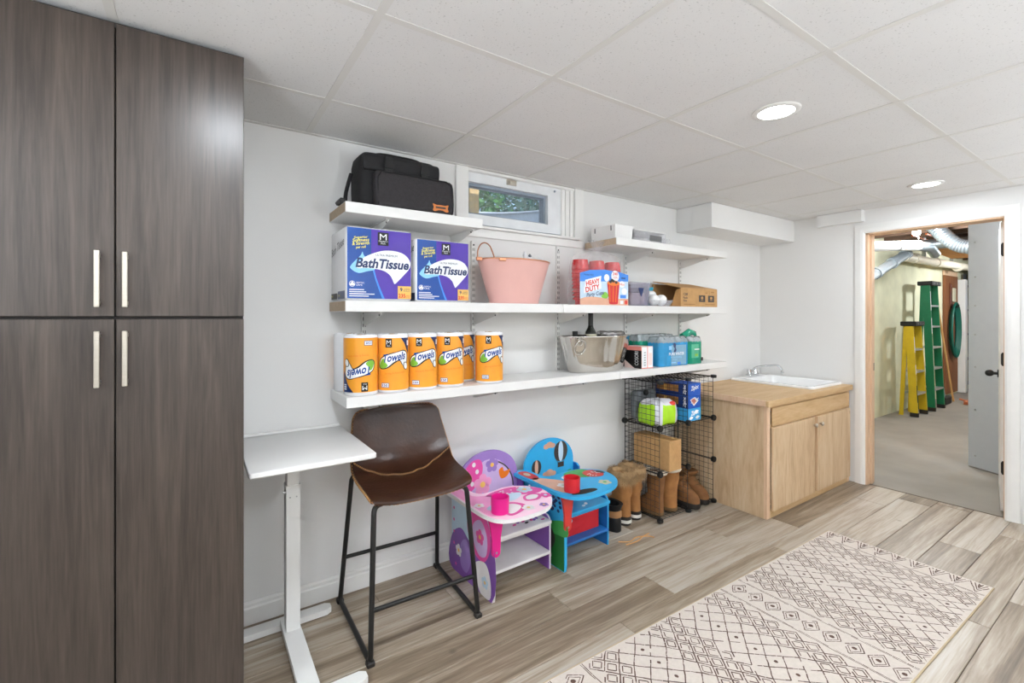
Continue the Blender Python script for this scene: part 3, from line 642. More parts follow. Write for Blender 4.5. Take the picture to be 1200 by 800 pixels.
# ================================================================ CHILDREN'S CHAIR DESKS
OUT = [(-0.072, 0.36), (-0.074, 0.25), (-0.074, 0.10), (-0.070, -0.02), (-0.045, -0.09), (0.01, -0.125), (0.10, -0.135), (0.20, -0.125), (0.29, -0.085), (0.345, -0.02), (0.37, 0.06), (0.35, 0.13), (0.29, 0.185), (0.20, 0.212), (0.11, 0.20), (0.05, 0.205), (0.025, 0.25), (0.022, 0.33), (0.0, 0.375), (-0.045, 0.38)]
def chair_desk(ox, oy, rz, name, label, c, kx=1.0):
    t = thing(name, label, 'chair', (ox, oy, 0), rz)
    B = lambda b, n, m, par=None, **k: b.build(n, m, par or t, local=True, **k)
    # left panel, the tall one that carries the desk arm
    lp = [(0.005, 0), (0.39, 0), (0.39, 0.405), (0.0, 0.405), (0.0, 0.03)]
    p = B(MB().prism(lp, lambda u, v, d: (d, u, v), -0.012, 0.004), 'side_panel', c['edge'])
    pr = Print(lambda u, v, o: (-0.0125-o, 0.39-u, v)); c['side'](pr); B(pr.b, 'printed_picture', c['mats'], p)
    # right panel: low in front with a rounded corner, rising to a wing behind
    rp = [(0.075, 0), (0.40, 0), (0.40, 0.402), (0.33, 0.402), (0.31, 0.388), (0.305, 0.30), (0.29, 0.275), (0.12, 0.275)]+arc((0.105, 0.245), 0.03, 90, 180, 5, lambda a, b_: (a, b_))
    p = B(MB().prism(rp, lambda u, v, d: (0.385+d, u, v), 0, 0.014), 'side_panel', c['panel'])
    B(MB().prism(rp, lambda u, v, d: (0.385+d, 0.2375+(u-0.2375)*1.012, v*1.006-0.0), 0.003, 0.0112), 'panel_edge', c['edge'], p)
    # seat, lower shelf, front bracket
    s = B(MB().rbox(0.004, 0.385, 0.05, 0.37, 0.245, 0.262, 0.003, 1), 'seat', c['seat'])
    pr = Print(topside(0, 0, 0.2625)); c['seatprint'](pr); B(pr.b, 'printed_picture', c['mats'], s)
    B(MB().box(0.004, 0.385, 0.075, 0.37, 0.225, 0.246), 'seat_rail', c['seat'])
    B(MB().rbox(0.004, 0.385, 0.06, 0.36, 0.085, 0.10, 0.003, 1), 'lower_shelf', c['shelf'])
    br = [(-0.045, 0.408), (0.06, 0.408), (0.035, 0.36), (0.024, 0.30), (0.022, 0.235)]+arc((0.0, 0.235), 0.022, 0, -180, 6, lambda a, b_: (a, b_))+[(-0.022, 0.30), (-0.032, 0.36)]
    p = B(MB().prism(br, lambda u, v, d: (u, d, v), -0.014, -0.001), 'front_bracket', c['bracket'])
    for z in (0.235, 0.385): B(MB().cyl((0, -0.0142, z), (0, -0.017, z), 0.0055, n=10), 'bolt', 'screw', p)
    # desktop
    pts = [(v.x, v.y) for v in smoothpath([(a*kx if a > 0.2 else a, b_, 0) for a, b_ in OUT], 4, True)]
    d = B(MB().prism(pts, lambda u, v, z: (u, v, z), 0.408, 0.424), 'desktop', c['top_edge'])
    pr = Print(topside(0, 0, 0.4245)); cx_ = 0.12; cy_ = 0.08
    pr.poly([(cx_+(u-cx_)*0.985, cy_+(v-cy_)*0.985) for u, v in pts], 0); c['top'](pr); B(pr.b, 'printed_picture', c['mats'], d)
    # cup holder
    q = MB(); q.lathe([(0.036, 0), (0.040, 0.002), (0.042, 0.072), (0.0395, 0.072), (0.036, 0.006)], (0.005, -0.035, 0.4255), 24, cap1=True)
    B(q, 'cup_holder', c['cup'], smooth=40)
    # arched backrest
    ar = [(0.004, 0.20), (0.385, 0.20), (0.385, 0.43)]+[(0.1945+0.1905*cos(radians(a)), 0.43+0.15*sin(radians(a))) for a in range(6, 180, 6)]+[(0.004, 0.43)]
    p = B(MB().prism(ar, lambda u, v, d_: (u, 0.355+d_, v), 0, 0.014), 'backrest', c['edge2'])
    pr = Print(front(0, 0.3545, 0)); pr.poly([(0.1945+(u-0.1945)*0.965, 0.2+(v-0.2)*0.985) for u, v in ar], c['backcol']); c['back'](pr); B(pr.b, 'printed_picture', c['mats'], p)
    return t
# ---- pink one: flowers, hearts and a rainbow arch in its own colours
def flower(pr, u, v, r, kp, kc, L=3):
    for k in range(5): pr.ell(u+r*0.62*cos(2*pi*k/5+0.3), v+r*0.62*sin(2*pi*k/5+0.3), r*0.45, r*0.45, kp, L, 10)
    pr.ell(u, v, r*0.3, r*0.3, kc, L+1, 10)
def pink_side(pr):
    pr.rect(0.004, 0.386, 0.004, 0.402, 4); pr.curve([(0.0, 0.16), (0.1, 0.24), (0.22, 0.2), (0.386, 0.30), (0.386, 0.004), (0.004, 0.004)], 6, 2)
    pr.curve([(0.17, 0.35), (0.24, 0.395), (0.35, 0.36), (0.375, 0.25), (0.32, 0.16), (0.23, 0.17), (0.17, 0.25)], 5, 3)
    pr.curve([(0.22, 0.30), (0.29, 0.345), (0.345, 0.29), (0.34, 0.2), (0.28, 0.175), (0.23, 0.22)], 9, 4); pr.curve([(0.24, 0.12), (0.33, 0.16), (0.375, 0.1), (0.37, 0.01), (0.28, 0.01)], 3, 4)
    pr.curve([(0.05, 0.38), (0.1, 0.39), (0.14, 0.3), (0.1, 0.24), (0.05, 0.27)], 8, 3); pr.curve([(0.10, 0.16), (0.16, 0.2), (0.2, 0.12), (0.16, 0.04), (0.1, 0.06)], 2, 4)
    flower(pr, 0.285, 0.265, 0.035, 5, 10, 5); flower(pr, 0.08, 0.12, 0.03, 3, 10, 5); flower(pr, 0.33, 0.07, 0.028, 4, 10, 6)
    for u, v in ((0.03, 0.2), (0.03, 0.26), (0.03, 0.32), (0.03, 0.14), (0.05, 0.04)): pr.ell(u, v, 0.008, 0.008, 5, 4, 8)
def pink_top(pr):
    pr.curve([(-0.06, 0.33), (-0.06, 0.1), (-0.05, -0.05), (0.05, -0.02), (0.09, 0.06), (0.08, 0.15), (0.0, 0.20), (-0.01, 0.34)], 1, 2)
    pr.curve([(0.05, 0.16), (0.18, 0.19), (0.28, 0.16), (0.34, 0.08), (0.28, 0.05), (0.16, 0.10)], 5, 2)
    pr.curve([(0.02, -0.09), (0.10, -0.08), (0.15, -0.03), (0.11, 0.03), (0.03, 0.02)], 5, 2); pr.curve([(0.035, -0.075), (0.09, -0.065), (0.125, -0.03), (0.10, 0.012), (0.04, 0.005)], 3, 3)
    pr.curve([(0.18, 0.0), (0.24, -0.02), (0.29, 0.02), (0.26, 0.06), (0.2, 0.05)], 5, 2); pr.curve([(0.195, 0.008), (0.235, -0.004), (0.27, 0.022), (0.25, 0.046), (0.21, 0.04)], 3, 3)
    pr.curve([(0.08, 0.08), (0.15, 0.12), (0.22, 0.10), (0.18, 0.055), (0.12, 0.04)], 8, 3); pr.curve([(-0.03, 0.02), (0.01, 0.05), (0.04, 0.03), (0.0, -0.01)], 8, 4)
    flower(pr, 0.26, 0.12, 0.04, 4, 10, 4); flower(pr, 0.14, -0.07, 0.03, 3, 10, 4); flower(pr, 0.30, 0.0, 0.03, 5, 4, 4); flower(pr, -0.035, 0.08, 0.025, 3, 10, 4); flower(pr, 0.22, -0.085, 0.022, 2, 10, 4)
    for k in range(16): pr.ell(random.uniform(0.05, 0.32), random.uniform(0.11, 0.17), 0.006, 0.006, 3, 4, 8)
def pink_back(pr):
    pr.ell(0.2, 0.30, 0.165, 0.235, 9, 2, 32); pr.poly([(0.1945+0.166*cos(radians(a)), 0.36+0.165*sin(radians(a))) for a in range(0, 91, 6)]+[(0.1945+0.158*cos(radians(a)), 0.36+0.157*sin(radians(a))) for a in range(90, -1, -6)], 7, 3)
    pr.curve([(0.01, 0.36), (0.03, 0.47), (0.08, 0.535), (0.14, 0.54), (0.155, 0.48), (0.12, 0.41), (0.06, 0.37)], 5, 3)
    for u, v in ((0.04, 0.42), (0.07, 0.46), (0.05, 0.49), (0.10, 0.52), (0.12, 0.48), (0.09, 0.42)): pr.ell(u, v, 0.011, 0.013, 3, 4, 10)
    flower(pr, 0.155, 0.405, 0.055, 1, 10, 4); flower(pr, 0.215, 0.50, 0.04, 2, 10, 4)
    pr.curve([(0.26, 0.46), (0.285, 0.475), (0.295, 0.45), (0.335, 0.455), (0.315, 0.42), (0.275, 0.415)], 11, 4)
def pink_seat(pr):
    pr.rect(0.02, 0.37, 0.06, 0.34, 3)
    for k in range(14): pr.ell(random.uniform(0.03, 0.36), random.uniform(0.07, 0.2), 0.014, 0.009, random.choice([6, 5, 7]), 2, 8, random.uniform(0, 90))
chair_desk(1.126, 1.80, radians(1.5), 'chair_desk', 'pink and lilac child chair with attached desk, patterned panels and magenta cup holder',
    dict(edge='whiteboard', edge2='lilac', panel='purple', seat='whiteboard', shelf='whiteboard', bracket='magenta', top_edge='whiteboard', cup='magenta', backcol=2,
         mats=['palepink', 'pink', 'lilac', 'whiteboard', 'skyprint', 'hotpink', 'purple', 'charcoal', 'skyprint', 'ltlilac', 'p_peach', 'p_dorange'], side=pink_side, top=pink_top, back=pink_back, seatprint=pink_seat), 0.925)
def blue_side(pr):
    pr.rect(0.004, 0.386, 0.22, 0.402, 0); pr.rect(0.004, 0.386, 0.004, 0.22, 1); pr.curve([(0.0, 0.21), (0.12, 0.25), (0.25, 0.225), (0.386, 0.26), (0.386, 0.18), (0.0, 0.18)], 2, 2)
    pr.curve([(0.06, 0.16), (0.12, 0.2), (0.18, 0.15), (0.16, 0.05), (0.09, 0.04)], 4, 3); pr.curve([(0.24, 0.17), (0.28, 0.2), (0.32, 0.15), (0.29, 0.09), (0.25, 0.1)], 3, 3); pr.curve([(0.21, 0.08), (0.26, 0.1), (0.29, 0.05), (0.25, 0.015), (0.21, 0.03)], 5, 4)
    for k in range(14): pr.ell(0.31+random.uniform(-0.05, 0.05), 0.33+random.uniform(-0.045, 0.045), 0.011, 0.009, 6, 3, 8)
def blue_top(pr):
    pr.curve([(0.18, 0.19), (0.28, 0.18), (0.30, 0.10), (0.24, 0.06), (0.16, 0.10), (0.13, 0.16)], 2, 2); pr.curve([(0.24, 0.13), (0.31, 0.14), (0.345, 0.08), (0.30, 0.03), (0.23, 0.06)], 7, 3)
    for k in range(16): pr.ell(0.285+random.uniform(-0.045, 0.04), 0.085+random.uniform(-0.035, 0.03), 0.006, 0.005, 5, 4, 8)
    pr.curve([(-0.06, 0.20), (-0.05, 0.0), (0.0, -0.06), (0.06, -0.02), (0.08, 0.08), (0.03, 0.16), (-0.02, 0.22)], 4, 2); pr.curve([(-0.055, 0.34), (-0.055, 0.22), (-0.02, 0.20), (0.005, 0.25), (-0.005, 0.34)], 7, 2); pr.curve([(0.09, 0.14), (0.16, 0.15), (0.18, 0.09), (0.10, 0.07)], 5, 3)
    pr.curve([(0.05, -0.05), (0.12, -0.07), (0.12, -0.10), (0.03, -0.10), (-0.03, -0.07)], 8, 3); flower(pr, 0.235, -0.045, 0.035, 9, 2, 3); flower(pr, 0.02, 0.05, 0.03, 5, 9, 4); pr.ell(-0.03, 0.29, 0.017, 0.026, 9, 4)
    pr.curve([(0.31, 0.12), (0.345, 0.10), (0.35, 0.06), (0.33, 0.06), (0.315, 0.09)], 3, 4)
def blue_back(pr):
    pr.curve([(0.012, 0.215), (0.012, 0.30), (0.09, 0.335), (0.19, 0.30), (0.28, 0.34), (0.37, 0.36), (0.372, 0.215)], 2, 2)
    pr.curve([(0.20, 0.215), (0.25, 0.30), (0.33, 0.33), (0.37, 0.30), (0.37, 0.215)], 1, 3)
    pr.rect(0.255, 0.305, 0.395, 0.425, 3, 3); pr.ell(0.28, 0.49, 0.055, 0.062, 3, 3); pr.ell(0.28, 0.49, 0.02, 0.062, 10, 4); pr.line([(0.232, 0.46), (0.258, 0.425)], 0.003, 3, 3); pr.line([(0.328, 0.46), (0.302, 0.425)], 0.003, 3, 3)
    pr.rect(0.075, 0.105, 0.355, 0.375, 3, 3); pr.ell(0.09, 0.425, 0.036, 0.044, 3, 3); pr.ell(0.09, 0.425, 0.013, 0.044, 4, 4)
    for u, v, r in ((0.165, 0.535, 0.022), (0.19, 0.542, 0.026), (0.215, 0.535, 0.02), (0.16, 0.37, 0.024), (0.19, 0.375, 0.03), (0.22, 0.368, 0.022)): pr.ell(u, v, r, r*0.7, 4, 3)
def blue_seat(pr):
    pr.rect(0.02, 0.37, 0.06, 0.34, 0)
    for k in range(12): pr.ell(random.uniform(0.04, 0.35), random.uniform(0.08, 0.3), 0.016, 0.01, random.choice([9, 5, 10]), 2, 8, random.uniform(0, 90))
chair_desk(1.564, 1.81, radians(2.0), 'chair_desk', 'sky blue child chair with attached desk, patterned panels and red cup holder',
    dict(edge='skyblue', edge2='skyblue', panel='blue', seat='skyblue', shelf='blue', bracket='redboard', top_edge='skyblue', cup='redplastic', backcol=0,
         mats=['skyblue', 'dkgreen', 'green', 'charcoal', 'peach', 'whiteboard', 'p_navy', 'redboard', 'rubber', 'labelpaper', 'skyprint'], side=blue_side, top=blue_top, back=blue_back, seatprint=blue_seat))
# fabric bin in the blue chair
t = thing('fabric_bin', 'red fabric storage bin with grey pull strap on the blue chair lower shelf', 'bin', (1.75, 2.02, 0.1))
bm_ = [(1.592, 1.93), (1.915, 1.935), (1.912, 2.145), (1.588, 2.14)]
q = MB(); zt, zb = 0.222, 0.1015
q.rings([[(x, y_, zb) for x, y_ in bm_], [(x, y_, zt) for x, y_ in bm_], [(1.7515+(x-1.7515)*0.97, 2.037+(y_-2.037)*0.95, zt) for x, y_ in bm_], [(1.7515+(x-1.7515)*0.97, 2.037+(y_-2.037)*0.95, zb+0.004) for x, y_ in bm_]])
q.build('body', 'redfabric', t)
MB().tube(bezier([(1.60, 1.927, 0.165), (1.63, 1.905, 0.155), (1.66, 1.90, 0.185), (1.70, 1.927, 0.19)], 8), 0.008, 6).build('pull_strap', 'skyprint', t, smooth=60)

# ================================================================ RUG
RL, RW_ = 2.44, 0.712
t = thing('area_rug', 'cream runner rug with brown hand-drawn diamond pattern lying on the plank floor', 'rug', (3.168, 0.548, 0.0), radians(178.8))
MB().rbox(0, RL, -RW_, 0, 0.0005, 0.0065, 0.003, 1).build('pile', 'rug', t, local=True)
q = MB(); per = [(0, 0), (RL, 0), (RL, -RW_), (0, -RW_)]
q.tube([(0.001, 0, 0.0035), (RL, 0, 0.0035)], 0.0035, 5); q.tube([(0.001, -RW_, 0.0035), (RL, -RW_, 0.0035)], 0.0035, 5)
q.build('binding', 'rug_edge', t, local=True)
rnd = random.Random(5)
pr = Print(lambda u, v, o: (u, -v, 0.0066+o))
CLIP = (0.0, RL, 0.006, RW_-0.006)
def stroke(a, b_, w=0.0042, broken=0.066, k=0):
    l = math.hypot(b_[0]-a[0], b_[1]-a[1]); n = max(1, round(l/0.022)); dx, dy = (b_[0]-a[0])/l, (b_[1]-a[1])/l; pj = [rnd.uniform(-0.0012, 0.0012) for _ in range(n+1)]
    for i in range(n):
        if rnd.random() < broken: continue
        s0, s1 = i*l/n, (i+rnd.uniform(0.86, 1.06))*l/n; ww = w*rnd.uniform(0.7, 1.25)/2
        p = [(a[0]+dx*s0-dy*(pj[i]-ww), a[1]+dy*s0+dx*(pj[i]-ww)), (a[0]+dx*s1-dy*(pj[i+1]-ww), a[1]+dy*s1+dx*(pj[i+1]-ww)), (a[0]+dx*s1-dy*(pj[i+1]+ww), a[1]+dy*s1+dx*(pj[i+1]+ww)), (a[0]+dx*s0-dy*(pj[i]+ww), a[1]+dy*s0+dx*(pj[i]+ww))]
        m = (sum(q_[0] for q_ in p)/4, sum(q_[1] for q_ in p)/4)
        if CLIP[0] < m[0] < CLIP[1] and CLIP[2]+0.004 < m[1] < CLIP[3]-0.004:
            p = [(x, min(max(y_, CLIP[2]), CLIP[3])) for x, y_ in p]; pr.b.add([pr.fn(*q_, 0) for q_ in p], [(0, 1, 2, 3)], k)
def diamond(u, v, hu, hv, **kw):
    P = [(u-hu, v), (u, v+hv), (u+hu, v), (u, v-hv)]
    for i in range(4): stroke(P[i], P[(i+1) % 4], **kw)
def dot(u, v, r=0.0085):
    if CLIP[2]+r < v < CLIP[3]-r and u > r:
        pts = [pr.fn(u+r*rnd.uniform(0.8, 1.1)*cos(2*pi*i/9), v+r*rnd.uniform(0.8, 1.1)*sin(2*pi*i/9), 0) for i in range(9)]; pr.b.add(pts, [tuple(range(9))])
def cross(u, v0=0, dbl=True):
    stroke((u, 0), (u, RW_), 0.0035, 0.05)
    if dbl: stroke((u+0.007, 0), (u+0.007, RW_), 0.003, 0.08)
PV = 0.079
def lozenges(u0, u1):
    n = int(RW_/PV)+1
    for i in range(n+1):
        v = PV*(i+0.35); m = (u0+u1)/2; h = (u1-u0)*0.36
        diamond(m, v, h, 0.034, broken=0.08, w=0.004); diamond(m, v, h*0.68, 0.023, broken=0.06, w=0.003); dot(m, v, 0.010)
def doubles(u0, u1, rows_):
    hu = (u1-u0)/rows_/2; n = int(RW_/PV)+2
    for r_ in range(rows_):
        for i in range(-1, n):
            v = PV*i+PV/2; m = u0+hu*(2*r_+1)
            diamond(m, v, hu, PV/2, broken=0.06, w=0.0048); diamond(m, v, hu*0.60, PV/2*0.58, broken=0.064, w=0.0044)
    for r_ in range(rows_-1):
        for i in range(-1, n): diamond(u0+hu*2*(r_+1), PV*i+PV, hu*0.58, PV/2*0.58, broken=0.064, w=0.0044)
def lattice(u0, u1, rows_, dots):
    hu = (u1-u0)/rows_/2; n = int(RW_/PV)+2
    for r_ in range(rows_):
        for i in range(-1, n):
            v = PV*i+PV/2; m = u0+hu*(2*r_+1); diamond(m, v, hu, PV/2, broken=0.06, w=0.0044)
    if dots:
        for i in range(-1, n):
            for r_ in range(rows_-1): dot(u0+hu*2*(r_+1), PV*i+PV, 0.008)
def halfzig(u0, u1):
    n = int(RW_/PV)+2
    for i in range(-1, n):
        v = PV*i*1.0
        for k in (0, 0.016, 0.032): stroke((u0, v+k), (u1-k*1.6, v+PV/2), broken=0.06); stroke((u1-k*1.6, v+PV/2), (u0, v+PV-k), broken=0.06)
        dot(u0+0.018, v+PV/2, 0.008)
halfzig(0.012, 0.115); cross(0.125); doubles(0.14, 0.29, 2); lattice(0.29, 0.42, 2, True); doubles(0.42, 0.56, 2); lattice(0.56, 0.72, 2, True); doubles(0.72, 0.94, 3); cross(0.96)
lozenges(0.965, 1.105); cross(1.108); doubles(1.13, 1.27, 2); lattice(1.27, 1.46, 2, True); doubles(1.46, 1.65, 3); lattice(1.65, 1.83, 2, True); doubles(1.83, 1.98, 2); cross(1.99); lozenges(2.0, 2.14); cross(2.14); doubles(2.16, 2.40, 3)
pr.b.build('printed_pattern', 'ink', t, local=True, kind='stuff')

# ================================================================ TOP LEFT SHELF: BLACK BAG
ZT = 1.787
t = thing('shoulder_bag', 'black and charcoal padded bag with small orange patch on the top left shelf', 'bag', (0.78, 2.11, ZT))
def softbox(x0, x1, y0, y1, z0, z1, r, bulge=0.0, lean=0.0, n=7, tilt=0.0):
    """rounded padded block as stacked superellipse slices"""
    q = MB(); rs = []; m = 36
    zs = [0, 0.02, 0.06, 0.15, 0.35, 0.6, 0.8, 0.92, 0.98, 1.0]
    for s in zs:
        e = min(s, 1-s)*(z1-z0); k = 1.0
        if e < r: k = 1-(1-math.sqrt(max(0, 1-(1-e/r)**2)))*r*2/min(x1-x0, y1-y0)
        kx = 1-(1-k)*min(x1-x0, y1-y0)/(x1-x0)
        hx, hy = (x1-x0)/2*kx*(1+bulge*sin(pi*s)*0.4), (y1-y0)/2*k*(1+bulge*sin(pi*s)); ring = []
        for j in range(m):
            a = 2*pi*j/m; cx_, cy_ = cos(a), sin(a); p = 0.28
            ring.append(((x0+x1)/2+hx*abs(cx_)**p*(1 if cx_ > 0 else -1)+tilt*s, (y0+y1)/2+lean*s+hy*abs(cy_)**p*(1 if cy_ > 0 else -1), z0+(z1-z0)*s))
        rs.append(ring)
    return q.rings(rs)
softbox(0.592, 0.968, 2.045, 2.225, ZT+0.001, ZT+0.258, 0.04, 0.05, 0.0).build('main_body', 'blackcloth', t, smooth=50)
softbox(0.60, 0.958, 2.03, 2.06, ZT+0.165, ZT+0.238, 0.012, 0.05).build('top_flap', 'blackcloth', t, smooth=50)
f = softbox(0.645, 1.02, 1.992, 2.05, ZT+0.001, ZT+0.165, 0.02, 0.06, 0.006, tilt=-0.004).build('front_pocket', 'greycloth', t, smooth=50)
q = MB(); q.tube([(0.655, 2.0, ZT+0.01), (0.652, 2.0, ZT+0.13), (0.668, 2.0, ZT+0.158), (0.98, 2.0, ZT+0.158), (1.006, 2.0, ZT+0.14), (1.012, 2.0, ZT+0.01)], 0.004, 6); q.build('piping', 'blackcloth', f, smooth=60)
pr = Print(lambda u, v, o: (0.905+u, 1.9885-o-0.0, ZT+0.012+v))
pr.curve([(0.0, 0.004), (0.012, 0.0), (0.03, 0.006), (0.05, 0.006), (0.068, 0.0), (0.08, 0.004), (0.076, 0.018), (0.08, 0.034), (0.062, 0.03), (0.04, 0.031), (0.018, 0.03), (0.0, 0.034), (0.004, 0.018)], 0, 1); pr.rect(0.014, 0.066, 0.014, 0.0225, 1, 2)
pr.build('leather_patch', ['orange_leather', 'charcoal'], f, label='small orange leather patch')
for x in (0.69, 0.86):
    q = MB(); q.box(x, x+0.035, 2.018, 2.026, ZT+0.155, ZT+0.232).box(x-0.004, x+0.039, 2.012, 2.022, ZT+0.18, ZT+0.202); q.build('buckle_strap', 'black', t)
MB().tube(smoothpath([(0.66, 2.13, ZT+0.252), (0.70, 2.12, ZT+0.268), (0.80, 2.12, ZT+0.271), (0.88, 2.12, ZT+0.267), (0.92, 2.13, ZT+0.25)], 4), 0.009, 6).build('carry_handle', 'blackcloth', t, smooth=60)
MB().tube(smoothpath([(0.58, 2.16, ZT+0.17), (0.555, 2.15, ZT+0.08), (0.548, 2.14, ZT+0.014), (0.53, 2.11, ZT+0.008), (0.515, 2.075, ZT+0.012)], 4), [0.009]*16+[0.012], 6).build('shoulder_strap', 'blackcloth', t, smooth=60)
q = MB(); q.tube([(0.508, 2.03, ZT+0.014), (0.508, 2.10, ZT+0.014)], 0.012, 6); q.build('strap_end', 'black', t)

# ================================================================ MIDDLE SHELF: BATH TISSUE
ZM = 1.376
def tissue(x0, x1, y0, y1, z1, label, side):
    t = thing('tissue_pack', label, 'tissue pack', ((x0+x1)/2, (y0+y1)/2, ZM), group='bath tissue packs')
    MB().rbox(x0, x1, y0, y1, ZM+0.0005, z1, 0.014, 3).build('wrapped_block', 'plasticwrap', t, smooth=60)
    w, h = x1-x0, z1-ZM; pr = Print(front(x0, y0-0.0002, ZM))
    U = lambda a: 0.02*w+a*0.96*w
    V = lambda a: 0.03*h+a*0.95*h
    P = lambda *p: [(U(a), V(b_)) for a, b_ in p]
    pr.poly(P((0, 0), (0.36, 0), (0.36, 1), (0, 1)), 0); pr.poly(P((0.36, 0), (1, 0), (1, 1), (0.36, 1)), 1)
    pr.poly(P((0, 0), (0.555, 0), (0.50, 0.12), (0.45, 0.25), (0.40, 0.40), (0, 0.42)), 0, 1.5)
    pr.poly(P((0.53, 0), (0.57, 0), (0.50, 0.15), (0.44, 0.30), (0.405, 0.43), (0.375, 0.43), (0.42, 0.28), (0.48, 0.12)), 3, 2)
    pr.curve(P((0.045, 0.42), (0.06, 0.47), (0.12, 0.535), (0.20, 0.615), (0.225, 0.665), (0.25, 0.61), (0.33, 0.56), (0.42, 0.43), (0.30, 0.39), (0.16, 0.36)), 2, 2.5)
    pr.curve(P((0.14, 0.435), (0.22, 0.56), (0.36, 0.64), (0.55, 0.70), (0.75, 0.705), (0.9, 0.66), (0.985, 0.56), (0.97, 0.46), (0.90, 0.38), (0.80, 0.28), (0.735, 0.225), (0.715, 0.24), (0.66, 0.34), (0.56, 0.405), (0.42, 0.43), (0.28, 0.435)), 4, 3)
    pr.text('BathTissue', U(0.12), V(0.445), 0.125*h, 5, 5, 0.80*w, 0.22, bold=0.03)
    pr.text('ULTRA PREMIUM', U(0.60), V(0.617), 0.03*h, 5, 5, 0.33*w, 0, 'C')
    pr.poly(P((0.46, 0.775), (0.63, 0.775), (0.63, 0.965), (0.46, 0.965)), 6, 3); pr.text('M', U(0.545), V(0.855), 0.085*h, 4, 5, 0.105*w, 0, 'C'); pr.text("Member's", U(0.545), V(0.825), 0.022*h, 4, 5, 0.135*w, 0, 'C'); pr.text('Mark', U(0.545), V(0.793), 0.022*h, 4, 5, 0.07*w, 0, 'C')
    for k, (s, ww) in enumerate((('Superior', 0.20), ('Softness', 0.24), ('& Strength', 0.25), ('per roll', 0.14))):
        pr.text(s, U(0.20), V(0.855-0.047*k), (0.03 if k in (0, 3) else 0.042)*h, 7, 5, ww*w, 0.2, 'C', bold=0.02, rot=8)
    pr.poly(P((0.78, 0.005), (1, 0.005), (1, 0.195), (0.78, 0.195)), 8, 3); pr.text('9', U(0.815), V(0.115), 0.052*h, 5, 5, bold=0.03); pr.text('LARGE', U(0.875), V(0.14), 0.02*h, 5, 5, 0.10*w); pr.text('ROLLS', U(0.875), V(0.113), 0.02*h, 5, 5, 0.10*w)
    pr.text('235', U(0.79), V(0.025), 0.052*h, 9, 5, 0.11*w, bold=0.03); pr.text('SHEETS', U(0.91), V(0.04), 0.02*h, 9, 5, 0.08*w); pr.text('PER ROLL', U(0.91), V(0.018), 0.016*h, 9, 5, 0.08*w)
    pr.ell(U(0.072), V(0.205), 0.043*w, 0.043*w, 4, 3); pr.ell(U(0.072), V(0.205), 0.036*w, 0.036*w, 0, 4); pr.curve(P((0.035, 0.19), (0.06, 0.225), (0.072, 0.24), (0.085, 0.225), (0.11, 0.19), (0.072, 0.18)), 4, 5); pr.text('SEPTIC', U(0.13), V(0.21), 0.022*h, 4, 4, 0.12*w); pr.text('SAFE', U(0.13), V(0.178), 0.022*h, 4, 4, 0.09*w)
    for k in range(4): pr.rect(U(0.03), U((0.25, 0.28, 0.41, 0.32)[k]), V(0.118-0.03*k), V(0.118-0.03*k+0.012), 4, 3)
    pr.build('printed_front', ['p_blue', 'p_purple', 'p_ltblue', 'p_cyan', 'p_white', 'p_navy', 'p_black', 'p_yellow', 'p_peach', 'p_red'], t)
    # printing on the end that faces left
    pr = Print(leftside(x0-0.0002, y1, ZM)); d = y1-y0
    pr.text('Bath Tissue', 0.02, 0.20, 0.035, 1, 2, d*0.84, 0.3, rot=10); pr.rect(0.012, d*0.46, 0.008, 0.035, 1, 1); pr.rect(d*0.5, d*0.95, 0.008, 0.042, 0, 1)
    for a in (0.02, d*0.55): pr.text('M 9', a, 0.016, 0.012, 2, 2)
    pr.build('printed_end', ['p_navy', 'p_black', 'p_yellow'], t, kind='stuff')
    # folded film at the top
    q = MB()
    for k in range(5):
        u = x0+0.02+(x1-x0-0.04)*k/5; q.tube([(u, y0+0.01, z1), (u+0.02, (y0+y1)/2, z1+0.003), (u+0.04, y1-0.01, z1)], 0.002, 4)
    q.build('film_folds', 'plasticwrap', t)
tissue(0.512, 0.803, 1.988, 2.245, 1.690, 'blue and purple bath tissue pack at the left end of the middle shelf', True)
tissue(0.826, 1.102, 1.998, 2.245, 1.668, 'blue and purple bath tissue pack, the right one of two, near the pink tub', False)

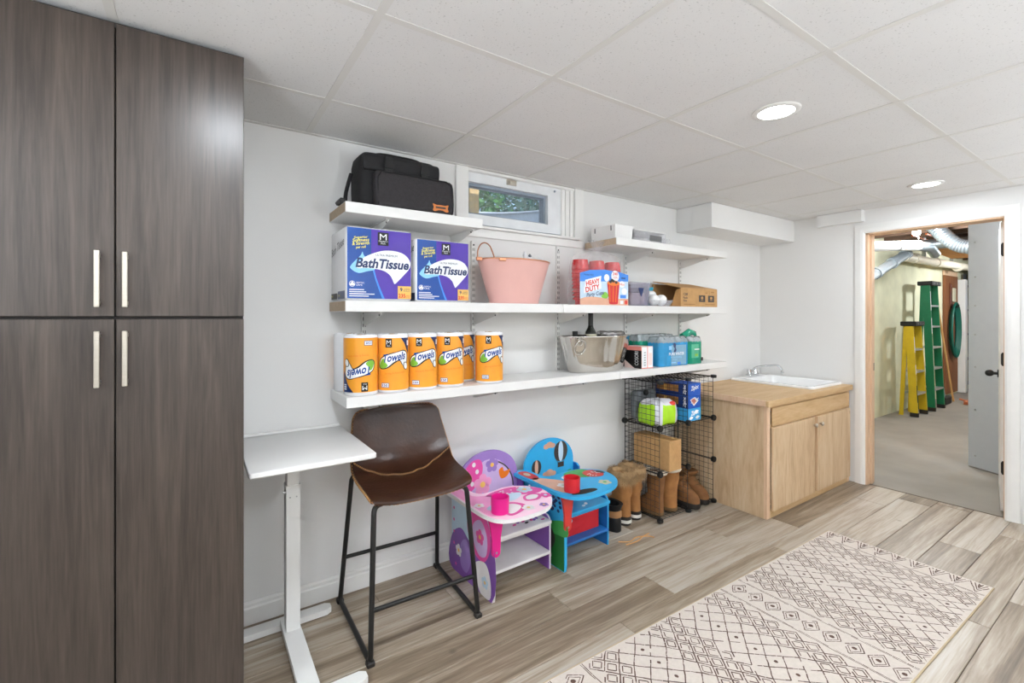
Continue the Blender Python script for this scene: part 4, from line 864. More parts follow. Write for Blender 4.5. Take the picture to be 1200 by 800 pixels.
# ================================================================ PINK TUB
t = thing('pink_tub', 'pale pink oval metal party tub holding a plush toy on the middle shelf', 'tub', (1.45, 2.115, ZM))
q = MB(); q.lathe([(0.148, 0.0008), (0.150, 0.004), (0.222, 0.232), (0.224, 0.234), (0.221, 0.236), (0.219, 0.232), (0.146, 0.006)], (1.45, 2.115, ZM), 48, 1.0, 0.60, cap1=True)
q.build('tub_body', 'pinkmetal', t, smooth=50)
q = MB(); q.tube([(1.45+0.2235*cos(2*pi*k/48), 2.115+0.134*sin(2*pi*k/48), ZM+0.234) for k in range(48)], 0.0045, 6, True); q.build('rolled_rim', 'copper', t, smooth=60)
q = MB(); q.lathe([(0.151, 0.002), (0.155, 0.006), (0.153, 0.012)], (1.45, 2.115, ZM), 48, 1.0, 0.60, cap0=False); q.build('base_band', 'pinkmetal', t, smooth=60)
for s, nm in ((-1, 'a'), (1, 'b')):
    hx = 1.45+s*0.196
    if s < 0: pts = [(hx-0.052, 2.09, ZM+0.238), (hx-0.05, 2.09, ZM+0.275), (hx-0.034, 2.09, ZM+0.306), (hx-0.008, 2.09, ZM+0.318), (hx+0.020, 2.09, ZM+0.306), (hx+0.038, 2.09, ZM+0.275), (hx+0.042, 2.07, ZM+0.232)]
    else: pts = [(hx-0.03, 2.20, ZM+0.226), (hx+0.02, 2.19, ZM+0.205), (hx+0.045, 2.15, ZM+0.17), (hx+0.05, 2.115, ZM+0.16), (hx+0.04, 2.07, ZM+0.17), (hx+0.025, 2.05, ZM+0.225)]
    if s < 0:
        q = MB(); q.tube(smoothpath(pts, 6), 0.0035, 6); q.build('wire_handle', 'copper', t, smooth=60)
        MB().rbox(hx+0.028, hx+0.068, 2.0, 2.012, ZM+0.218, ZM+0.236, 0.003, 1).build('handle_ear', 'copper', t)
        MB().rbox(hx-0.065, hx-0.03, 2.075, 2.087, ZM+0.222, ZM+0.24, 0.003, 1).build('handle_ear', 'copper', t)
t = thing('plush_toy', 'white plush toy with yellow scrap peeking out of the pink tub', 'toy', (1.53, 2.12, ZM+0.13))
q = MB(); q.ball((1.52, 2.12, ZM+0.20), (0.075, 0.055, 0.058)); q.ball((1.55, 2.12, ZM+0.245), (0.04, 0.035, 0.03)); q.build('body', 'plush', t, smooth=80)
MB().tube([(1.525, 2.11, ZM+0.25), (1.512, 2.105, ZM+0.275), (1.508, 2.10, ZM+0.292)], [0.012, 0.012, 0.005], 8).build('ear', 'plush', t, smooth=80)
MB().tube([(1.548, 2.11, ZM+0.258), (1.545, 2.10, ZM+0.272), (1.54, 2.095, ZM+0.28)], [0.011, 0.010, 0.004], 8).build('ear', 'greybag', t, smooth=80)
MB().tube(smoothpath([(1.59, 2.10, ZM+0.225), (1.60, 2.09, ZM+0.255), (1.625, 2.09, ZM+0.252), (1.63, 2.09, ZM+0.225)], 4), 0.007, 6).build('arm', 'plush', t, smooth=80)
MB().ball((1.478, 2.10, ZM+0.236), (0.03, 0.02, 0.017)).build('yellow_scrap', 'plush_y', t, smooth=80)

# ================================================================ CUP BAG
t = thing('cup_bag', 'clear gathered bag of red party cups with a blue printed label on the middle shelf', 'cup bag', (2.03, 2.11, ZM))
CB0, CB1, CY0, CY1 = 1.822, 2.238, 2.0, 2.135
def bag_ring(k, z, n=40, wob=0.0, ph=0):
    return [(2.03+(CB1-CB0)/2*k*(abs(cos(a))**0.45)*(1 if cos(a) > 0 else -1)*(1+wob*sin(a*7+ph)), 2.0675+(CY1-CY0)/2*min(1, k)*(abs(sin(a))**0.45)*(1 if sin(a) > 0 else -1)*(1+wob*cos(a*9+ph)), z) for a in [2*pi*j/n for j in range(n)]]
q = MB(); q.rings([bag_ring(0.97, ZM+0.001), bag_ring(1.0, ZM+0.02), bag_ring(0.97, ZM+0.15, wob=0.012), bag_ring(0.92, ZM+0.22, wob=0.02, ph=1), bag_ring(0.87, ZM+0.275, wob=0.03, ph=2), bag_ring(0.74, ZM+0.305, wob=0.05, ph=3), bag_ring(0.40, ZM+0.325, wob=0.1, ph=2), bag_ring(0.14, ZM+0.338, wob=0.15), bag_ring(0.12, ZM+0.35, wob=0.1), bag_ring(0.2, ZM+0.375, wob=0.2, ph=1), bag_ring(0.28, ZM+0.395, wob=0.25, ph=4)], True, False)
q.build('clear_bag', 'clear_bag', t, smooth=70)
for x in (1.895, 2.03, 2.165):
    q = MB(); pf = [(0.030, 0.004)]
    for k in range(9): pf += [(0.032+0.0022*k, 0.03+0.022*k), (0.046+0.0008*k, 0.034+0.022*k), (0.046+0.0008*k, 0.040+0.022*k)]
    pf += [(0.05, 0.245), (0.044, 0.27)]
    q.lathe(pf, (x, 2.068, ZM), 20, cap1=True); q.build('cup_stack', 'redcup', t, smooth=40)
pr = Print(front(CB0+0.004, CY0-0.0045, ZM)); w, h = CB1-CB0-0.012, 0.215
pr.poly([(0, 0.0), (w, 0.0), (w, 0.19), (w*0.8, 0.205), (w*0.5, 0.213), (w*0.2, 0.205), (0, 0.185)], 0, 1)
pr.poly([(0, 0.135), (w, 0.150), (w, 0.19), (w*0.8, 0.205), (w*0.5, 0.213), (w*0.2, 0.205), (0, 0.185)], 1, 2)
pr.poly([(0, 0), (w, 0), (w, 0.043), (0.3, 0.04), (0.2, 0.043), (0.10, 0.05), (0.04, 0.045), (0, 0.035)], 2, 2); pr.curve([(0.17, 0.05), (0.2, 0.08), (0.23, 0.06), (0.21, 0.04)], 8, 3)
pr.ell(w*0.71, 0.178, 0.034, 0.034, 3, 4); pr.text('240', w*0.71, 0.184, 0.017, 4, 6, 0.042, 0, 'C', bold=0.02); pr.text('CUPS', w*0.71, 0.163, 0.012, 4, 6, 0.034, 0, 'C')
pr.poly([(0.035, 0.105), (0.165, 0.135), (0.17, 0.175), (0.04, 0.145)], 3, 3); pr.poly([(0.03, 0.066), (0.17, 0.098), (0.17, 0.135), (0.03, 0.104)], 3, 3)
pr.text('HEAVY', 0.048, 0.110, 0.027, 4, 5, 0.112, 0.05, bold=0.03, rot=12); pr.text('DUTY', 0.044, 0.073, 0.029, 4, 5, 0.115, 0.05, bold=0.03, rot=12); pr.text('Party Cups', 0.05, 0.046, 0.022, 5, 5, 0.14, 0.25, bold=0.01, rot=8)
pr.poly([(0.235, 0.012), (0.31, 0.012), (0.325, 0.135), (0.218, 0.135)], 6, 4); pr.ell(0.2715, 0.135, 0.0535, 0.016, 7, 5); pr.ell(0.2715, 0.012, 0.0375, 0.006, 6, 5)
for k in range(5): pr.poly([(0.24+0.012*k, 0.02), (0.246+0.012*k, 0.02), (0.242+0.015*k, 0.12), (0.236+0.015*k, 0.12)], 4 if k % 2 else 7, 5)
for u, v in ((0.245, 0.142), (0.27, 0.147), (0.295, 0.14), (0.26, 0.152)): pr.ell(u, v, 0.013, 0.009, 9, 6, 8)
pr.ell(w*0.86, 0.13, 0.026, 0.02, 3, 3); pr.text('18oz', w*0.86, 0.124, 0.013, 4, 5, 0.04, 0, 'C'); pr.ell(w*0.91, 0.088, 0.024, 0.02, 3, 3); pr.rect(w*0.82, w*0.95, 0.045, 0.065, 1, 3); pr.rect(w*0.82, w*0.89, 0.008, 0.03, 3, 3); pr.ell(w*0.95, 0.02, 0.012, 0.014, 4, 3); pr.ell(0.215, 0.165, 0.022, 0.022, 3, 3)
pr.text("Member's Mark", 0.03, 0.172, 0.009, 5, 5, 0.075); pr.rect(w*0.84, w*0.93, 0.165, 0.172, 5, 4)
pr.build('printed_label', ['skyprint', 'p_cyan', 'peach', 'p_white', 'p_red', 'p_navy', 'redplastic', 'p_dorange', 'p_green', 'charcoal'], t)

# ================================================================ MIDDLE RIGHT: ORGANISER, EGG TRAY, CARTON
t = thing('clear_organizer', 'clear tinted plastic organiser bin between the cup bag and the white balls', 'organizer', (2.35, 2.1, ZM))
def openbox(q, x0, x1, y0, y1, z0, z1, th=0.004, taper=0.0, k=None):
    q.rings([[(x0+taper, y0+taper, z0), (x1-taper, y0+taper, z0), (x1-taper, y1-taper, z0), (x0+taper, y1-taper, z0)], [(x0, y0, z1), (x1, y0, z1), (x1, y1, z1), (x0, y1, z1)],
             [(x0+th, y0+th, z1), (x1-th, y0+th, z1), (x1-th, y1-th, z1), (x0+th, y1-th, z1)], [(x0+taper+th, y0+taper+th, z0+th), (x1-taper-th, y0+taper+th, z0+th), (x1-taper-th, y1-taper-th, z0+th), (x0+taper+th, y1-taper-th, z0+th)]], k=k); return q
openbox(MB(), 2.262, 2.445, 2.0, 2.22, ZM+0.0008, ZM+0.15, 0.004, 0.01).build('bin', 'clear_smoke', t)
q = MB(); q.tube([(2.262, 2.0, ZM+0.15), (2.445, 2.0, ZM+0.15), (2.445, 2.22, ZM+0.15), (2.262, 2.22, ZM+0.15)], 0.004, 6, True); q.build('rim', 'clear', t)
q = MB(); q.prism([(2.335, ZM+0.115), (2.385, ZM+0.115), (2.36, ZM+0.06)], lambda u, v, d: (u, d, v), 2.0, 2.004); q.build('finger_notch', 'p_navy', t)
MB().rbox(2.275, 2.43, 2.03, 2.2, ZM+0.006, ZM+0.085, 0.006, 1).build('packed_napkins', 'rosy', t); MB().rbox(2.28, 2.43, 2.05, 2.2, ZM+0.087, ZM+0.12, 0.006, 1).build('packed_napkins', 'greybag', t)
t = thing('teal_packet', 'shiny teal and white packet leaning behind the white balls on the middle shelf', 'packet', (2.54, 2.16, ZM))
q = MB(); softb = [(2.452, 2.13, ZM+0.001), (2.60, 2.13, ZM+0.001), (2.625, 2.12, ZM+0.135), (2.49, 2.12, ZM+0.115)]
q.rings([[Vector(p)+Vector((0, 0, 0)) for p in softb], [Vector(p)+Vector((0, 0.03, 0)) for p in softb]]); q.build('wrapper', 'teal', t)
q = MB(); q.rings([[Vector(p) for p in ((2.452, 2.1285, ZM+0.01), (2.525, 2.1285, ZM+0.01), (2.54, 2.1195, ZM+0.12), (2.492, 2.1195, ZM+0.113))], [Vector(p) for p in ((2.452, 2.130, ZM+0.01), (2.525, 2.130, ZM+0.01), (2.54, 2.121, ZM+0.12), (2.492, 2.121, ZM+0.113))]]); q.build('white_panel', 'p_white', t)
t = thing('clear_tray', 'shallow clear plastic tray under the white balls beside the open carton', 'tray', (2.57, 2.05, ZM))
openbox(MB(), 2.455, 2.665, 1.985, 2.115, ZM+0.0008, ZM+0.04, 0.003, 0.018).build('tray', 'clear', t)
for (x, y_, z, r), l in zip(((2.525, 2.035, ZM+0.042, 0.038), (2.60, 2.035, ZM+0.042, 0.038), (2.545, 2.078, ZM+0.083, 0.03)), ('white ball at the left front of the clear tray', 'white ball at the right front of the clear tray', 'oblong white ball lying on top at the back of the clear tray')):
    if z > ZM+0.07: o = MB().ball((x, y_, z), (0.045, r, r*0.8), 20, 12).build('white_ball', 'porcelain', smooth=80)
    else: o = MB().ball((x, y_, z), r, 20, 12).build('white_ball', 'porcelain', smooth=80)
    tag(o, l, 'ball', 'white balls in the clear tray')
t = thing('cardboard_carton', 'open brown cardboard carton with raised lid at the right end of the middle shelf', 'carton', (2.98, 2.1, ZM))
x0, x1, y0, y1, z0, z1 = 2.755, 3.185, 1.992, 2.235, ZM+0.0008, ZM+0.128
MB().box(x0, x1, y0, y0+0.004, z0, z1).build('front_panel', 'carton', t)
MB().box(x0, x1, y1-0.004, y1, z0, z1+0.04).build('back_panel', 'carton', t); MB().box(x0, x1, y0+0.004, y1-0.004, z0, z0+0.004).build('bottom_panel', 'carton_in', t); MB().box(x1-0.004, x1, y0+0.004, y1-0.004, z0, z1).build('end_panel', 'carton', t)
q = MB(); q.rings([[(x0, y0, z1), (x1, y0, z1), (x1, y0+0.003, z1+0.004), (x0, y0+0.003, z1+0.004)], [(x0-0.004, y1-0.01, z1+0.055), (x1, y1-0.01, z1+0.05), (x1, y1-0.008, z1+0.054), (x0-0.004, y1-0.008, z1+0.059)]]); q.build('lid_flap', 'carton', t)
q = MB(); q.rings([[(x0, y0+0.002, z0), (x0, y0+0.004, z0), (x0, y0+0.004, z1-0.004), (x0, y0+0.002, z1-0.004)], [(x0-0.085, y0+0.016, z0+0.004), (x0-0.085, y0+0.018, z0+0.004), (x0-0.03, y0+0.018, z1-0.012), (x0-0.03, y0+0.016, z1-0.012)]]); q.build('side_flap', 'carton_in', t)
pr = Print(front(x0, y0, z0)); pr.text('128', 0.025, 0.078, 0.017, 0, 1, 0.05, bold=0.02); pr.text('Pads', 0.025, 0.055, 0.014, 0, 1, 0.05, bold=0.02); pr.text('Size', 0.025, 0.036, 0.013, 0, 1, 0.042, bold=0.02)
for u in (0.205, 0.315):
    pr.rect(u, u+0.075, 0.035, 0.082, 0, 1); pr.ell(u+0.0375, 0.064, 0.015, 0.010, 1, 2, 12); pr.rect(u+0.022, u+0.053, 0.046, 0.050, 1, 2)
pr.line([(0.33, 0.085), (0.33, 0.118)], 0.004, 2, 1); pr.rect(0.28, 0.31, 0.098, 0.102, 2, 1); pr.rect(0.35, 0.39, 0.104, 0.109, 2, 1); pr.rect(0.03, 0.16, 0.014, 0.018, 2, 1); pr.rect(0.28, 0.40, 0.016, 0.020, 2, 1)
pr.build('printed_marks', ['charcoal', 'carton', 'carton_in'], t)

# ================================================================ TOP RIGHT SHELF
ZR = 1.790
t = thing('white_bin', 'small white plastic bin at the left end of the top right shelf', 'bin', (2.19, 2.1, ZR))
openbox(MB(), 2.115, 2.275, 1.995, 2.21, ZR+0.0008, ZR+0.085, 0.004, 0.006).build('bin', 'white', t)
q = MB()
for y_ in (2.03, 2.17): q.box(2.114, 2.117, y_-0.004, y_+0.004, ZR+0.05, ZR+0.08)
q.build('side_slots', 'p_grey', t, kind='stuff')
t = thing('clear_drawer_box', 'low clear acrylic box with grey label on the top right shelf', 'storage box', (2.45, 2.1, ZR))
openbox(MB(), 2.295, 2.60, 1.998, 2.20, ZR+0.0008, ZR+0.07, 0.004, 0.003).build('box', 'clear', t)
MB().rbox(2.293, 2.602, 1.996, 2.202, ZR+0.068, ZR+0.076, 0.002, 1).build('white_lid', 'white', t)
MB().box(2.44, 2.555, 1.9955, 1.9985, ZR+0.012, ZR+0.048).build('label_strip', 'p_grey', t, label='grey label strip')
for k, x in enumerate((2.655, 2.70)):
    o = MB().lathe([(0.012, 0.0006), (0.016, 0.004), (0.018, 0.035), (0.016, 0.05), (0.014, 0.052)], (x, 2.06, ZR), 16, cap1=True).build('small_jar', 'clear', smooth=50)
    tag(o, ('small clear jar just right of the clear acrylic box', 'small clear jar, the outer one right of the clear acrylic box')[k], 'jar', 'small clear jars')

# ================================================================ LOWER SHELF: PAPER TOWELS
ZL = 0.972
def roll(cx, cy, ang_, label, flip=False, r=0.0715, h=0.258):
    t = thing('paper_towel_roll', label, 'paper towels', (cx, cy, ZL), group='paper towel rolls on the lower shelf')
    q = MB(); q.lathe([(r-0.004, 0.0005), (r, 0.004), (r, h-0.004), (r-0.004, h), (0.022, h-0.001), (0.020, h-0.03)], (cx, cy, ZL), 40, cap1=True); q.build('wrapped_roll', 'plasticwrap', t, smooth=50)
    MB().lathe([(0.021, h-0.03), (0.021, h+0.0004), (0.019, h+0.0004), (0.019, h-0.03)], (cx, cy, ZL), 20, cap0=False).build('core', 'cardcore', t)
    q = MB()
    for k in range(9):
        a = 2*pi*k/9+0.3; q.tube([(cx+0.024*cos(a), cy+0.024*sin(a), ZL+h-0.002), (cx+0.05*cos(a+0.2), cy+0.05*sin(a+0.2), ZL+h+0.0015), (cx+0.068*cos(a+0.15), cy+0.068*sin(a+0.15), ZL+h-0.003)], 0.0016, 4)
    q.build('film_pleats', 'plasticwrap', t)
    pr = Print(rollmap(cx, cy, r, ZL, ang_, flip, h), 0.012, 0.0004); W2 = 0.112
    v0, v1 = 0.012, h-0.016
    pr.rect(-W2, W2, v0, v1, 0, 1); pr.rect(-W2, -W2+0.022, v0, v1, 1, 1.5); pr.rect(W2-0.03, W2, v0, v1, 0, 1.5)
    pr.poly([(0.035, v1), (0.085, v1), (0.085, v1-0.075), (0.070, v1-0.055), (0.055, v1-0.025)], 2, 2)
    pr.rect(0.0715, 0.0845, v1-0.035, v1-0.012, 3, 3)
    C = lambda pts, k, L: pr.poly([(p.x, p.y) for p in smoothpath([(a, b_, 0) for a, b_ in pts], 4, True)], k, L)
    C([(-0.066, 0.118), (-0.058, 0.150), (-0.03, 0.168), (0.01, 0.180), (0.05, 0.188), (0.072, 0.172), (0.070, 0.130), (0.055, 0.112), (0.040, 0.125), (0.03, 0.140), (0.01, 0.132), (-0.02, 0.110), (-0.05, 0.104)], 6, 2)
    C([(-0.062, 0.120), (-0.054, 0.148), (-0.028, 0.164), (0.01, 0.176), (0.048, 0.184), (0.068, 0.170), (0.066, 0.132), (0.050, 0.116), (0.042, 0.128), (0.03, 0.144), (0.006, 0.137), (-0.022, 0.115), (-0.048, 0.108)], 3, 3)
    C([(-0.062, 0.120), (-0.050, 0.146), (-0.038, 0.150), (-0.032, 0.134), (-0.022, 0.122), (-0.030, 0.112), (-0.048, 0.108)], 4, 4)
    pr.text('Towels', -0.046, 0.134, 0.034, 5, 6, 0.102, 0.28, bold=0.02, rot=8); pr.text('Premium', 0.0, 0.176, 0.006, 7, 6, 0.03, 0, 'L', rot=8)
    pr.ell(0.060, 0.117, 0.013, 0.018, 6, 4, 14, 12); pr.ell(0.061, 0.117, 0.010, 0.015, 3, 5, 14, 12)
    pr.rect(-0.032, -0.004, v1-0.042, v1-0.003, 6, 2); pr.text('M', -0.018, v1-0.028, 0.018, 3, 4, 0.019, 0, 'C'); pr.text("Mark", -0.018, v1-0.037, 0.005, 3, 4, 0.016, 0, 'C')
    pr.text('Strong & Absorbent', -0.036, 0.082, 0.0075, 7, 3, 0.092, 0.1, rot=3)
    pr.rect(-0.052, -0.016, 0.024, 0.044, 5, 2); pr.rect(-0.050, -0.018, 0.026, 0.042, 3, 3); pr.text('150', -0.034, 0.029, 0.010, 5, 5, 0.024, 0, 'C', bold=0.02)
    if flip:
        C([(0.06, 0.236), (0.045, 0.238), (0.03, 0.24), (0.055, 0.21), (0.075, 0.165), (0.085, 0.16), (0.085, 0.238)], 2, 4)
        for k in range(3): pr.rect(0.062, 0.080, 0.208+0.009*k, 0.213+0.009*k, 3, 5)
    pr.build('printed_label', ['p_orange', 'p_dorange', 'p_navy', 'p_white', 'p_green', 'p_blue', 'p_black', 'p_dorange'], t)
roll(0.592, 2.048, -108, 'orange-wrapped paper towel roll standing upside down at the left front of the lower shelf', True)
roll(0.737, 2.055, -109, 'upright orange paper towel roll right beside the upside-down one')
roll(0.882, 2.062, -109, 'third orange paper towel roll of the front row, counting from the upside-down one')
roll(1.027, 2.066, -109, 'fourth orange paper towel roll of the front row, half covering a roll behind it')
roll(1.155, 2.185, -109, 'orange paper towel roll standing farther back, partly hidden by the fourth roll')
roll(1.247, 2.050, -109, 'rightmost orange paper towel roll, standing a little apart from the row')
roll(0.586, 2.196, 60, 'orange paper towel roll at the far left, tucked behind the upside-down one')

# ================================================================ STEEL TUB AND WINE
t = thing('steel_tub', 'large oval polished steel party tub on the lower shelf', 'tub', (2.065, 2.115, ZL))
q = MB(); wav = lambda a, k: 1+k*(0.006*sin(9*a+0.4)+0.005*sin(17*a+1.0)+0.004*sin(31*a))
q.rings([[(2.065+r_*wav(2*pi*j/144, k_)*cos(2*pi*j/144), 2.112+r_*0.5*wav(2*pi*j/144, k_)*sin(2*pi*j/144), ZL+z_) for j in range(144)] for r_, z_, k_ in ((0.205, 0.0008, 0), (0.212, 0.004, 0.3), (0.232, 0.07, 0.8), (0.253, 0.14, 1.0), (0.274, 0.206, 0.3), (0.279, 0.214, 0), (0.275, 0.217, 0), (0.270, 0.21, 0), (0.208, 0.006, 0))], True, True); q.build('tub_body', 'steel', t, smooth=50)
q = MB(); q.tube([(2.065+0.276*cos(2*pi*k/56), 2.112+0.138*sin(2*pi*k/56), ZL+0.216) for k in range(56)], 0.0035, 6, True); q.build('rolled_rim', 'steel', t, smooth=60)
rc = Vector((1.845, 2.022, ZL+0.155))
q = MB(); q.tube([rc+Vector((0.042*cos(a), -0.010-0.012*sin(a), 0.042*sin(a))) for a in [2*pi*k/28 for k in range(28)]], 0.003, 6, True); q.build('ring_handle', 'steel', t, smooth=60)
q = MB(); q.tube([rc+Vector((0.018*cos(a), -0.010-0.006*sin(a), 0.026+0.016*sin(a))) for a in [2*pi*k/20 for k in range(20)]], 0.0025, 6, True); q.tube([rc+Vector((0, 0.006, 0.05)), rc+Vector((0, -0.012, 0.045))], 0.006, 8); q.build('ring_mount', 'steel', t, smooth=60)
t = thing('wine_bottle', 'dark green wine bottle with long neck standing in the steel tub', 'bottle', (2.02, 2.11, ZL+0.01))
q = MB(); q.lathe([(0.034, 0.0), (0.037, 0.004), (0.037, 0.205), (0.033, 0.235), (0.018, 0.262), (0.0145, 0.28), (0.0145, 0.345), (0.0155, 0.347), (0.0155, 0.352), (0.012, 0.354)], (2.02, 2.11, ZL+0.0065), 24, cap1=True); q.build('glass', 'bottle', t, smooth=50)
q = MB(); q.lathe([(0.0152, 0.275), (0.0156, 0.335), (0.0162, 0.352), (0.013, 0.356)], (2.02, 2.11, ZL+0.0065), 20, cap0=False, cap1=True); q.build('foil_capsule', 'black', t, smooth=50)
q = MB(); q.lathe([(0.0375, 0.08), (0.0375, 0.19), (0.036, 0.222)], (2.02, 2.11, ZL+0.0065), 24, cap0=False); q.build('paper_label', 'labelpaper', t, smooth=50)
t = thing('short_bottle', 'short dark bottle whose black cap shows at the left of the steel tub', 'bottle', (1.90, 2.12, ZL+0.01))
q = MB(); q.lathe([(0.03, 0.0), (0.032, 0.004), (0.032, 0.15), (0.014, 0.18), (0.013, 0.205)], (1.90, 2.12, ZL+0.0065), 20, cap1=True); q.build('glass', 'bottle', t, smooth=50)
MB().cyl((1.90, 2.12, ZL+0.211), (1.90, 2.12, ZL+0.247), 0.0165, n=18).build('cap', 'black', t, smooth=40)
t = thing('dark_box', 'small dark packet lying in the steel tub between the bottles', 'packet', (1.955, 2.13, ZL+0.1))
MB().rbox(1.935, 1.98, 2.10, 2.16, ZL+0.0065, ZL+0.224, 0.004, 1).build('packet', 'charcoal', t)
t = thing('foil_tin', 'crumpled silver foil tin resting at the right inside the steel tub', 'tin', (2.19, 2.11, ZL+0.02))
q = MB(); n = 28; rs = []
for r_, z in ((0.045, 0.007), (0.078, 0.215), (0.086, 0.222), (0.086, 0.236), (0.074, 0.243), (0.030, 0.240)): rs.append([(2.19+r_*1.15*(1+0.03*sin(j*5.3))*cos(2*pi*j/n), 2.11+r_*0.8*sin(2*pi*j/n), ZL+z+0.003*sin(j*3.7)) for j in range(n)])
q.rings(rs); q.build('tin_body', 'tin', t, smooth=30)
# ================================================================ CARTONS AND WATER
t = thing('dark_carton', 'black triangular carton flap leaning behind the steel tub and the pink-white carton', 'carton', (2.33, 2.2, ZL))
q = MB(); q.prism([(2.345, ZL+0.001), (2.445, ZL+0.001), (2.445, ZL+0.115), (2.375, ZL+0.235), (2.345, ZL+0.24)], lambda u, v, d: (u, d, v), 2.16, 2.235); q.build('carton', 'charcoal', t)
q = MB(); q.prism([(2.348, ZL+0.15), (2.374, ZL+0.15), (2.374, ZL+0.20), (2.348, ZL+0.205)], lambda u, v, d: (u, d, v), 2.1575, 2.16); q.build('white_badge', 'p_white', t)
t = thing('small_carton', 'small pale pink and white carton with a black lettered side beside the steel tub', 'carton', (2.41, 2.06, ZL))
x0, x1, y0, y1, z0, z1 = 2.352, 2.462, 1.992, 2.135, ZL+0.0008, ZL+0.142
MB().rbox(x0, x1, y0, y1, z0, z1, 0.0015, 1).build('box', 'rosy', t)
pr = Print(front(x0, y0, z0)); h = z1-z0; w = x1-x0
pr.rect(0.004, w*0.48, 0.006, h-0.004, 1); pr.rect(w*0.48, w*0.55, 0.004, h-0.002, 0); pr.rect(w*0.55, w-0.004, 0.006, h-0.004, 1); pr.rect(0, w, 0, 0.006, 0, 1.5)
for k in range(6): pr.rect(w*0.2, w*0.34, 0.02+0.016*k, 0.025+0.016*k, 2, 2)
pr.rect(w*0.63, w*0.9, 0.02, h*0.7, 3, 2); pr.build('printed_front', ['coral', 'p_white', 'p_grey', 'rosy'], t)
pr = Print(leftside(x0, y1, z0)); d = y1-y0; pr.rect(0.0, d, 0.0, h*0.82, 0); pr.rect(0.0, d, h*0.82, h, 1); pr.poly([(0, 0), (d*0.6, 0), (0, h*0.36)], 2, 2)
pr.text('COSORI', d*0.82, 0.02, 0.03, 3, 3, 0.09, rot=90); pr.build('printed_side', ['p_black', 'coral', 'rosy', 'p_white'], t, label='black printed side')
def waterpack(name, label, x0, x1, y0, y1, zh, nx, ny, filmk, band, extra):
    t = thing(name, label, 'water pack', ((x0+x1)/2, (y0+y1)/2, ZL), group='shrink-wrapped bottle packs')
    dx, dy = (x1-x0-0.012)/nx, (y1-y0-0.012)/ny; r = min(dx, dy)/2*0.96; first = None
    for i in range(nx):
        for j in range(ny):
            cx_, cy_ = x0+0.006+dx*(i+0.5), y0+0.006+dy*(j+0.5)
            if first is None:
                q = MB(); q.lathe([(r*0.8, 0.001), (r, 0.008), (r, zh*0.66), (r*0.85, zh*0.78), (r*0.42, zh*0.9), (r*0.42, zh)], (t.location[0], t.location[1], ZL), 12, cap1=True, k=0); q.cyl((t.location[0], t.location[1], ZL+zh), (t.location[0], t.location[1], ZL+zh+0.012), r*0.48, n=10, k=1)
                first = o = q.build('bottle', ['water', 'p_white'], t, smooth=50)
            else: o = share(first, t)
            o.location = (cx_-t.location[0], cy_-t.location[1], 0)
    def ring(z, e=0.0): 
        pts = []; K = 7; dent = 0.007 if z < ZL+zh*0.97 else 0.002
        for side, nn_ in ((0, nx), (1, ny), (2, nx), (3, ny)):
            for k in range(nn_*K):
                f_ = (k+0.5)/(nn_*K); d = dent*(1-abs(sin(pi*f_*nn_)))**1.5; c_ = 0.02*max(0, 1-min(f_, 1-f_)*(x1-x0 if side % 2 == 0 else y1-y0)/0.02)**2; d += c_*0.5-e
                pts.append({0: (x0+(x1-x0)*f_, y0+d), 1: (x1-d, y0+(y1-y0)*f_), 2: (x1-(x1-x0)*f_, y1-d), 3: (x0+d, y1-(y1-y0)*f_)}[side])
        return [(x, y_, z+0.004*sin(i*2.1)*(1 if e else 0)) for i, (x, y_) in enumerate(pts)]
    q = MB(); q.rings([ring(ZL+0.001), ring(ZL+0.012, 0.003), ring(ZL+zh*band, 0.003)], True, False); q.build('coloured_film', filmk, t, smooth=60)
    q = MB(); q.rings([ring(ZL+zh*band, 0.0032), ring(ZL+zh*0.95, -0.002), ring(ZL+zh*1.07, -0.018)], False, True); q.build('clear_film', 'film_clear', t, smooth=60)
    extra(t); return t
def blue_extra(t):
    pr = Print(front(2.545, 1.9885, ZL)); pr.rect(0.10, 0.262, 0.008, 0.142, 0)
    pr.rect(0.03, 0.11, 0.072, 0.10, 5, 1)
    pr.text('PURE WATER', 0.075, 0.074, 0.019, 1, 2, 0.165, bold=0.02); pr.text('Purified Drinking', 0.095, 0.055, 0.012, 4, 2, 0.115); pr.text('Water', 0.115, 0.038, 0.012, 4, 2, 0.05); pr.rect(0.10, 0.15, 0.020, 0.028, 4, 2); pr.rect(0.165, 0.20, 0.008, 0.026, 3, 2)
    pr.curve([(0.125, 0.155), (0.15, 0.148), (0.147, 0.125), (0.155, 0.108), (0.14, 0.092), (0.125, 0.098), (0.136, 0.118), (0.124, 0.132)], 2, 2); pr.rect(0.075, 0.105, 0.112, 0.137, 4, 2)
    pr.build('printed_label', ['film_pale', 'p_white', 'p_navy', 'p_cyan', 'p_ltblue', 'film_blue'], t)
waterpack('water_pack', 'blue shrink-wrapped pack of water bottles in front on the lower shelf', 2.545, 2.845, 1.993, 2.115, 0.185, 5, 2, 'film_blue', 0.86, blue_extra)
def green_extra(t):
    pr = Print(front(2.86, 1.9905, ZL)); pr.rect(0.012, 0.095, 0.045, 0.14, 0); pr.rect(0.045, 0.10, 0.10, 0.108, 1, 2); pr.rect(0.05, 0.085, 0.055, 0.072, 2, 2); pr.rect(0.118, 0.145, 0.02, 0.045, 3, 2); pr.build('printed_label', ['film_ltgreen', 'p_white', 'p_green', 'p_black'], t)
    MB().tube([(2.87, 2.06, ZL+0.188), (2.93, 2.05, ZL+0.225), (2.98, 2.045, ZL+0.215), (3.01, 2.045, ZL+0.186)], [0.03, 0.026, 0.018, 0.004], 8).build('raised_film', 'film_green', t, smooth=60)
